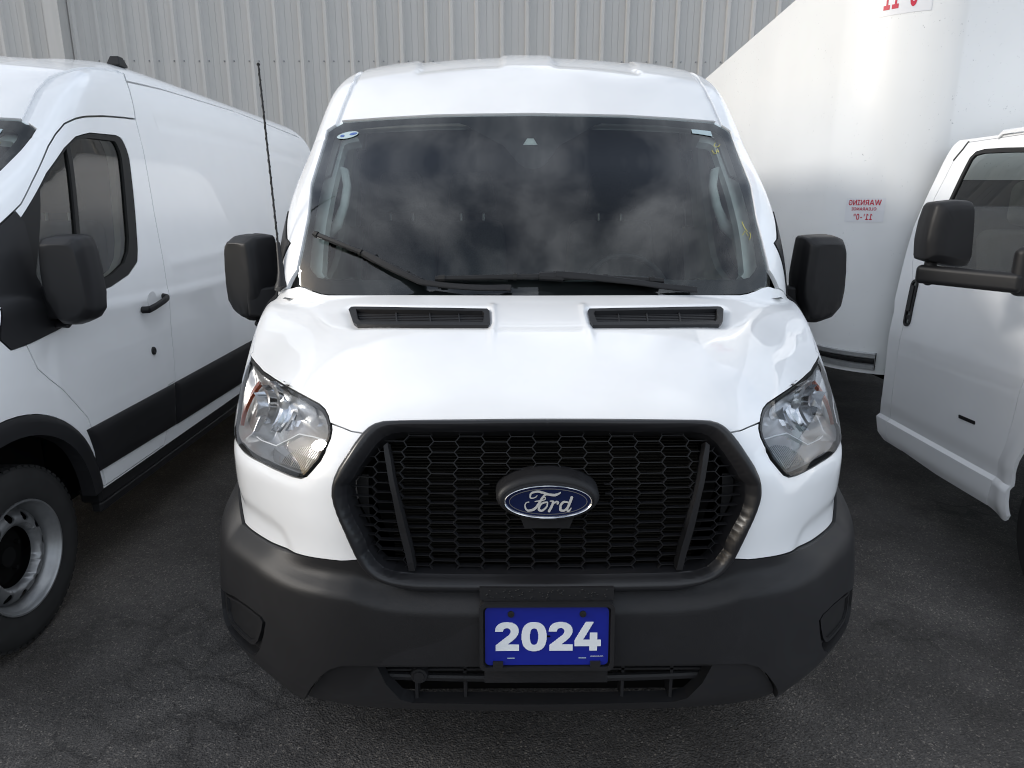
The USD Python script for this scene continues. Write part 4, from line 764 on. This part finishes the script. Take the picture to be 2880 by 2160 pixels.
    for s in (1, -1): m = panel(Tub, pil, .03, off=-.055, rim=.03, both=False); part(T, 'pillar_lining', m if s > 0 else flipx(m), 'trim', smooth=60)
    card = Polygon(vs['t']([(1.25, 1.27), (2.25, 1.30), (2.25, .6), (1.5, .6), (1.3, .95)])).buffer(0)
    for s in (1, -1): m = panel(Tub, card, .04, off=-.07, rim=.03, both=False); part(T, 'door_card', m if s > 0 else flipx(m), 'trim', smooth=60)
    for s in (1, -1):
        P = np.array([(.80, 1.53, 1.81), (.765, 1.50, 1.80), (.745, 1.44, 1.74), (.745, 1.36, 1.66), (.765, 1.31, 1.59), (.805, 1.30, 1.56)])*[s, 1, 1]
        part(T, 'grab_handle', tube(P, [.020, .018, .017, .018, .022, .028], 12), 'trim', smooth=60)
        part(T, 'belt', strip([(s*.86, 2.36, 1.95), (s*.84, 2.38, 1.6), (s*.80, 2.40, 1.0)], .05, .004, (0, -1, 0)), 'rubber')
van_details(VT, VP, VS)

# ------------------------------------------------------------------ the van on the left: the same model
lv = UsdGeom.Xform.Define(stage, numbered('/World', 'cargo_van')); lv.GetPrim().GetReferences().AddInternalReference(VT); lv.ClearXformOpOrder()
lv.AddTranslateOp().Set(Gf.Vec3d(LX, LY, 0)); LVP = str(lv.GetPath())
keys(lv.GetPrim(), label='white cargo van at the left edge, its driver door and steel front wheel in view', category='van', group='white cargo vans parked side by side')

rb = hit([(326, 177)], shift=(LX, LY, 0))[0]-[0, 0, .012]
part(LVP, 'roof_lamp', hull(round_hull([rb+[-.03, -.03, 0], rb+[.03, -.03, 0], rb+[.03, .05, 0], rb+[-.03, .05, 0]], .008), round_hull([rb+[-.02, -.01, .040], rb+[.02, -.01, .040], rb+[.02, .03, .040], rb+[-.02, .03, .040]], .006)), 'black2', smooth=50)

# ------------------------------------------------------------------ the box truck on the right
def truck():
    T = thing('box_truck', 'white box truck at the right edge with a mirror-written clearance warning on its box', 'truck')
    X0 = 2.05; CX = X0+.99
    DXZ = PCH([.30, .36, .41, .495, .503, .60, .80, .95, 1.05, 1.15, 1.30, 1.55, 1.80, 1.95, 2.05], [.060, .020, .006, .004, .020, .008, .004, .0, .006, .018, .040, .090, .150, .195, .26])
    def surf(V, off=0.0):
        V = np.asarray(V, float); e = 1e-3; sl = (DXZ(V[:, 1]+e)-DXZ(V[:, 1]-e))/(2*e); fr = np.clip(1.28-V[:, 0], 0, 9); n = np.stack([-np.ones(len(V)), 0*sl-.0-.25*np.clip(fr, 0, 1), sl], -1); n /= np.linalg.norm(n, axis=1)[:, None]
        return np.stack([X0+DXZ(V[:, 1])+.10*fr**2, V[:, 0], V[:, 1]], -1)+n*np.reshape(off, (-1, 1)), n
    def sp(poly, step=.02, off=0.0, rim=.015, gap=0.0, disp=None):
        if gap: poly = poly.buffer(-gap, join_style=2)
        out = []
        for pg in getattr(poly, 'geoms', [poly]):
            if pg.area < 1e-7: continue
            V, F = grid_mesh(pg, step); P, n = surf(V, off if disp is None else off+disp(V)); F = F if _out(P, F, n) else F[:, ::-1]
            if rim:
                E = np.vstack([F[:, [0, 1]], F[:, [1, 2]], F[:, [2, 0]]]); e = np.sort(E, 1); _, inv, cnt = np.unique(e, axis=0, return_inverse=True, return_counts=True); b = E[cnt[inv.reshape(-1)] == 1]
                k = len(P); P2 = P-n*rim; P = np.vstack([P, P, P2]); F = np.vstack([F, np.stack([b[:, 0]+k, b[:, 0]+2*k, b[:, 1]+2*k], 1), np.stack([b[:, 0]+k, b[:, 1]+2*k, b[:, 1]+k], 1)])
            out.append(tm(P, F))
        return cat(out)
    def yz(pts, off=0.0):                                           # picture points -> (y, z) on the flank
        px = np.atleast_2d(np.asarray(pts, float)); d = look(px); z = np.full(len(px), 1.2)
        for _ in range(12): t = (X0+DXZ(z)-off-EYE[0])/d[:, 0]; z = np.clip(EYE[2]+d[:, 2]*t, .3, 2.05)
        return np.stack([EYE[1]+d[:, 1]*t, EYE[2]+d[:, 2]*t], -1)
    t7 = lambda *a: np.array(a, float)/3.16+[2380, 375]
    t8 = lambda *a: np.array(a, float)/2.37+[2380, 1000]
    YF = .02
    win = Polygon(np.vstack([yz(t7((905, 640), (940, 570), (1030, 380), (1110, 225), (1150, 185), (1220, 165), (1400, 155), (1580, 152))), [(1.25, 1.895), (1.05, 1.72), (.80, 1.40), (.80, 1.33)], yz(t7((1480, 1330), (1180, 1290), (760, 1230), (770, 1100)))])).buffer(0)
    rearline = yz(t7((1085, 80), (1040, 140), (960, 235), (860, 430), (780, 585), (700, 780), (640, 970), (590, 1140)))
    low = yz(np.vstack([t8((270, 440), (275, 570), (320, 600))]))
    frontl = yz(t8((1180, 170), (1150, 260), (1110, 430), (1060, 600), (1010, 720), (970, 860), (940, 1000)))
    door = Polygon(np.vstack([rearline, [(2.20, 1.2), (2.225, .9), (2.235, .60)], low, yz(t8((600, 795))), frontl[::-1], [(1.10, 1.30), (1.0, 1.50), (1.3, 1.80), (1.5, 1.985)]])).buffer(0)
    rear = yz(t7((1010, 60), (960, 100), (900, 190), (820, 345), (690, 620), (600, 830), (540, 1030), (480, 1270), (430, 1480)))
    flank = Polygon(np.vstack([[(1.0, 1.99)], rear, [(2.335, 1.10), (2.335, .62), (2.36, .48), (2.33, .40), (2.27, .365), (1.40, .360), (1.30, .345), (1.245, .352)],
        [(.83-.42*math.cos(a), .50+.42*math.sin(a)) for a in np.linspace(math.pi+.30, .0, 24)], [(.36, .42), (.02, .45), (.02, 1.05), (.35, 1.12), (.82, 1.24), (1.15, 1.62), (1.30, 1.82)]])).buffer(0)
    archd = lambda V: -.0+.018*np.exp(-((np.hypot(V[:, 0]-.83, V[:, 1]-.50)-.45)/.05)**2)
    gaps = win.buffer(.012)
    part(T, 'cab_shell', sp(flank.difference(door).difference(gaps), .018, disp=archd, gap=.0015), 'white', smooth=35)
    pad = Polygon(yz(t7((500, 1330), (500, 1330)))) if 0 else None
    ha, hb = yz(t7((612, 1350)))[0], yz([(2553, 902)])[0]; handle = LineString([ha, hb]).buffer(.030)
    d = part(T, 'cab_door', sp(door.difference(gaps).difference(handle.buffer(-.004)), .018, gap=.002), 'white', smooth=35)
    part(d, 'window_seal', sp(win.buffer(.014).difference(win.buffer(-.006)), .02, off=.001, rim=.012), 'rubber', smooth=50)
    part(d, 'window_glass', sp(win, .03, off=-.006, rim=0), 'sideglass', smooth=True)
    hd = part(d, 'door_handle', sp(handle.difference(handle.buffer(-.013)), .01, off=.008, rim=.012), 'black', smooth=50)
    part(hd, 'handle_cup', sp(handle.buffer(-.011), .012, off=-.014, rim=0), 'black2', smooth=50)
    hc = np.array(handle.centroid.coords[0]); part(hd, 'pull', sp(LineString([hc+(ha-hc)*.85, hc-(ha-hc)*.35]).buffer(.012), .012, off=.012, rim=.02), 'black', smooth=50)
    part(hd, 'key_lock', sp(Point(*(hc+(hb-hc)*.80)).buffer(.013), .01, off=.004, rim=.018), 'black2', smooth=50)
    ve = Polygon(yz(t8((752, 392), (860, 438), (860, 462), (752, 416)))); part(d, 'flank_badge', sp(ve.buffer(-.004).buffer(.004), .01, off=.003, rim=.006), 'black2', smooth=40)
    sl = yz(t7((1085, 80), (1040, 140), (960, 235))); part(d, 'frame_slot', sp(LineString(sl).buffer(.006), .01, off=.002, rim=.01), 'black2')
    gl = np.array([[1.0, 1.975], [1.3, 1.985], [1.6, 1.985], [1.97, 1.985], [2.00, 1.965]]); P, n = surf(gl, .0)
    part(T, 'drip_rail', strip(P+np.array([.03, 0, .012]), .075, .020, (0, 0, 1)), 'white', smooth=40)
    # roof, screen, nose and far flank: outside the picture but casting and reflecting
    mir = lambda m: (lambda q: (q.apply_translation([-CX, 0, 0]), setattr(q, 'vertices', q.vertices*[-1, 1, 1]), setattr(q, 'faces', q.faces[:, ::-1]), q.apply_translation([CX, 0, 0]), q)[-1])(m.copy())
    part(T, 'cab_shell', mir(sp(flank.difference(gaps), .05)), 'white', smooth=35); part(T, 'window_glass', mir(sp(win, .06, rim=0)), 'sideglass', smooth=True)
    def span(prof, w, nseg=12):
        V = np.array([[CX+s*w*(1-.0*abs(s)), y+.10*s*s*(1 if y < 1.2 else .3), z-.06*abs(s)**3] for y, z in prof for s in np.linspace(-1, 1, nseg+1)]); i = np.arange(len(prof)*(nseg+1)).reshape(len(prof), nseg+1)
        return (V, np.stack([i[:-1, :-1], i[:-1, 1:], i[1:, 1:], i[1:, :-1]], -1).reshape(-1, 4))
    part(T, 'cab_roof', span([(1.24, 1.99), (1.4, 2.02), (1.8, 2.03), (2.3, 2.03)], .74), 'white', smooth=50)
    part(T, 'cab_screen', span([(.62, 1.27), (1.24, 2.00)], .88), 'sideglass', smooth=50)
    part(T, 'bonnet', span([(-.10, .95), (.0, 1.06), (.3, 1.16), (.62, 1.27)], .93), 'white', smooth=50)
    part(T, 'nose', cat([bx(CX, -.02, .78, 1.7, .10, .34, .02)]), 'black2'); part(T, 'front_bumper', bx(CX, -.10, .52, 1.96, .14, .22, .03), 'chrome', smooth=40)
    part(T, 'cab_inside', cat([bx(CX, 1.5, .72, 1.7, 1.6, .05), bx(CX, 2.30, 1.2, 1.5, .03, 1.2), bx(CX, .90, 1.1, 1.72, .35, .34, .05)]), 'cave')
    for x in (CX-.45, CX+.45):
        st = part(T, 'cab_seat', round_hull([(x+a, y, z) for a in (-.2, .2) for y in (1.55, 1.95) for z in (.85, .95)], .05), 'seat', smooth=50)
        part(st, 'backrest', round_hull([(x+a, y+.25*(z-.95), z) for a in (-.19, .19) for y in (1.95, 2.02) for z in (.98, 1.50)], .05), 'seat', smooth=50)
        part(st, 'headrest', round_hull([(x+a, 2.10, z) for a in (-.09, .09) for z in (1.62, 1.74)], .05), 'seat', smooth=50)
    # mirror: lower arm from the door to a tall head
    my = 1.33
    def at(pxs, y): d = look(np.asarray(pxs, float)); return EYE+d*((y-EYE[1])/d[..., 1:2])
    hd_ = at(t7((770, 592), (930, 574), (1062, 580), (1080, 600), (1078, 760), (1045, 1150), (1025, 1195), (985, 1203), (860, 1195), (645, 1135), (640, 1100), (648, 950), (690, 760), (735, 630)), 1.42)
    c = hd_.mean(0); ins = lambda k, dy: c+(hd_-c)*[k, 1, k]+[0, dy, 0]
    m = trimesh.convex.convex_hull(np.vstack([ins(.72, -.07)+[.012, 0, 0], ins(.92, -.045), ins(.96, 0), ins(.93, .06)])).subdivide().subdivide(); trimesh.smoothing.filter_taubin(m, iterations=5)
    mm = part(T, 'door_mirror', m, 'black', smooth=True)
    arm = at(t7((670, 1250), (900, 1275), (1200, 1300), (1500, 1330)), 1.40); arm[:, 1] = np.linspace(1.42, 1.20, 4); arm = EYE+(arm-EYE)*1.0
    ar = at(t7((670, 1252), (1000, 1285), (1300, 1310), (1520, 1335)), 1.40); d_ = ar-EYE; ys = np.linspace(1.44, 1.14, 4); ar = EYE+d_*((ys-EYE[1])/d_[:, 1])[:, None]
    part(mm, 'mirror_arm', round_hull(np.vstack([ar[[0, 3]]+[0, 0, .018], ar[[0, 3]]-[0, 0, .016]]), .022), 'black', smooth=50)
    j = at(t7((750, 1200)), 1.42)[0] if False else at(t7((745, 1195)), 1.43).reshape(-1, 3)[0]; part(mm, 'mirror_joint', round_hull([j+[0, 0, .02], j-[0, 0, .05]], .024), 'black', smooth=50)
    k = at(t7((1560, 1250)), 1.15).reshape(-1, 3)[0]; part(mm, 'mirror_bracket', round_hull([k+[.0, 0, .07], k+[0, 0, -.05], k+[.10, -.05, .03], k+[.10, -.05, -.05]], .035), 'black', smooth=50)
    part(mm, 'mirror_glass', (lambda q: tm(np.vstack([q, q.mean(0)[None]]), [[i, (i+1) % len(q), len(q)] for i in range(len(q))]))(ins(.86, .0615)), 'chrome')
    # wheel
    for y, x in ((.865, X0+.02), (5.2, X0+.02)):
        R = .385; k = part(T, 'wheel', lathe([(.24, .215), (.24, .33), (.22, .372), (.18, R), (.06, R), (.03, .37), (.015, .31), (.02, .25), (.03, .214)], 64).apply_translation([x, y, R]), 'tyre', smooth=40)
        bl = [bb.apply_transform(trimesh.transformations.rotation_matrix(2*math.pi*(i+.5*(j % 2))/52, [1, 0, 0])) for i in range(52) for j, dx in enumerate((.065, .105, .145, .185)) for bb in [bx(dx, 0, R-.003, .032, .03, .014)]]
        part(k, 'tread_blocks', cat(bl).apply_translation([x, y, R]), 'tyre', smooth=False, kind='stuff')
        part(k, 'rim', lathe([(.03, .214), (.02, .222), (.016, .214), (.03, .205), (.08, .19), (.09, .15), (.05, .10), (.05, 0)], 48).apply_translation([x, y, R]), 'silver', smooth=40)
    part(T, 'chassis', cat([bx(CX, 4.0, .55, .9, 5.6, .16), bx(CX, .8, .62, 1.3, 1.0, .5), bx(X0+.34, .84, .62, .02, .95, .75)]), 'deep')
    # ---- box: wide rounded front corners
    BX, BY, R = 1.85, 2.44, .46; W_ = 2*(CX-BX); z0, z1 = .70, 3.12
    def plan(n=14):
        a = np.linspace(0, math.pi/2, n); l = np.stack([BX+R-R*np.cos(a), BY+R-R*np.sin(a)], -1); r = l[::-1]*[-1, 1]+[2*CX, 0]; return np.vstack([[[BX, 7.0]], [[BX, 6.0]], [[BX, 5.0]], [[BX, 4.0]], [[BX, 3.3]], l, r, [[2*CX-BX, 7.0]]])
    pl = plan(); k = len(pl); top = lambda y: 3.085-.062*(y-BY); zs = np.linspace(0, 1, 8)
    V = np.array([[x, y, z0+(top(y)-z0)*s] for s in zs for x, y in pl]); i = np.arange(k*8).reshape(8, k)
    F = np.stack([i[:-1, :-1], i[:-1, 1:], i[1:, 1:], i[1:, :-1]], -1).reshape(-1, 4)
    bxp = part(T, 'box_body', (V, F), 'box', smooth=60)
    tv, tf = trimesh.creation.triangulate_polygon(Polygon(pl), engine='earcut'); part(bxp, 'box_roof', tm(np.column_stack([tv, [top(y) for x, y in tv]]), tf), 'box', smooth=False); part(bxp, 'box_floor', tm(np.column_stack([tv, np.full(len(tv), z0)]), np.asarray(tf)[:, ::-1]), 'deep', smooth=False)
    def band(za, zb, off, th, s0, s1):
        """strip that follows the box's plan between arc lengths s0 and s1 (from the rear along the side and round the corner)"""
        a = plan(40); ds = np.r_[0, np.cumsum(np.linalg.norm(np.diff(a, axis=0), axis=1))]; s = np.linspace(s0, s1, 60); q = np.stack([np.interp(s, ds, a[:, 0]), np.interp(s, ds, a[:, 1])], -1)
        t = np.gradient(q, axis=0); t /= np.linalg.norm(t, axis=1)[:, None]; n = np.stack([t[:, 1], -t[:, 0]], -1); o = q+n*off; c = q+n*(off+th); zc = min(.006, (zb-za)/4)
        prof = [(o, za), (c-n*th*.6, za), (c, za+zc), (c, zb-zc), (c-n*th*.6, zb), (o, zb)]; m = len(q); V = np.vstack([np.column_stack([p, np.full(m, z)]) for p, z in prof]); F = [f for r in range(5) for j in range(m-1) for f in ([r*m+j, r*m+j+1, r*m+m+j+1], [r*m+j, r*m+m+j+1, r*m+m+j])]
        F += [[j*m+m-1, (j+1)*m+m-1, m-1] for j in range(1, 5)]; return tm(V, F)
    a = plan(40); ds = np.r_[0, np.cumsum(np.linalg.norm(np.diff(a, axis=0), axis=1))]; corner = ds[5]; s1 = corner+R*1.05
    zc = .775
    rail = part(T, 'rub_rail', cat([band(zc+.016, zc+.052, -.002, .020, 0, s1), band(zc-.052, zc-.016, -.002, .020, 0, s1), band(zc-.018, zc+.018, -.002, .006, 0, s1)]), 'alu', smooth=40)
    part(rail, 'rail_insert', band(zc-.015, zc+.015, .003, .006, 0, s1-.003), 'black2', smooth=40); part(rail, 'rail_insert', band(zc-.015, zc+.015, .003, .0068, s1-.11, s1-.006), 'black2', smooth=40); part(rail, 'rail_end', band(zc-.052, zc+.052, -.004, .026, s1, s1+.004), 'black2')
    # decals: mirror-written warning and the big height figure
    def wrap(poly, s_at, z_at, off, flip):
        """flat lettering bent round the box's plan; x to the right as seen from the front"""
        q = affinity.scale(poly, -1 if flip else 1, 1, origin=(0, 0)); out = []
        a = plan(60); ds = np.r_[0, np.cumsum(np.linalg.norm(np.diff(a, axis=0), axis=1))]
        for gg in getattr(q, 'geoms', [q]):
            V, F = grid_mesh(gg, .02); s = s_at+V[:, 0]; P = np.stack([np.interp(s, ds, a[:, 0]), np.interp(s, ds, a[:, 1])], -1); P2 = np.stack([np.interp(s+.002, ds, a[:, 0]), np.interp(s+.002, ds, a[:, 1])], -1); t = (P2-P)/np.linalg.norm(P2-P, axis=1)[:, None]; n = np.stack([t[:, 1], -t[:, 0]], -1)
            out.append(tm(np.column_stack([P+n*off, z_at+V[:, 1]]), F))
        return cat(out)
    def txt(s, h, w=None, weight='Bold'):
        g = glyphs(s, weight); b = g.bounds; kx = h if w is None else w/(b[2]-b[0]); return affinity.scale(affinity.translate(g, -(b[0]+b[2])/2, 0), kx, h, origin=(0, 0))
    sw_, zw = corner+.32, 1.640
    wd = part(T, 'warning_decal', wrap(sbox(-.110, -.062, .112, .070), sw_, zw, .0010, False), 'decal', smooth=50)
    for s, h, w, z in (('WARNING', .030, .185, .032), ('CLEARANCE', .017, .140, .003), ('11\'-0"', .034, .105, -.050)): part(wd, 'lettering', wrap(txt(s, h, w), sw_, zw+z, .0022, True), 'red', smooth=50)
    zb = 2.69; sb = corner+.40
    bd = part(T, 'height_decal', wrap(sbox(-.13, -.03, .13, .20), sb, zb, .0010, False), 'decal', smooth=50)
    part(bd, 'lettering', wrap(txt('11-0', .14, .165), sb-.02, zb, .0022, False), 'red', smooth=50)
truck()
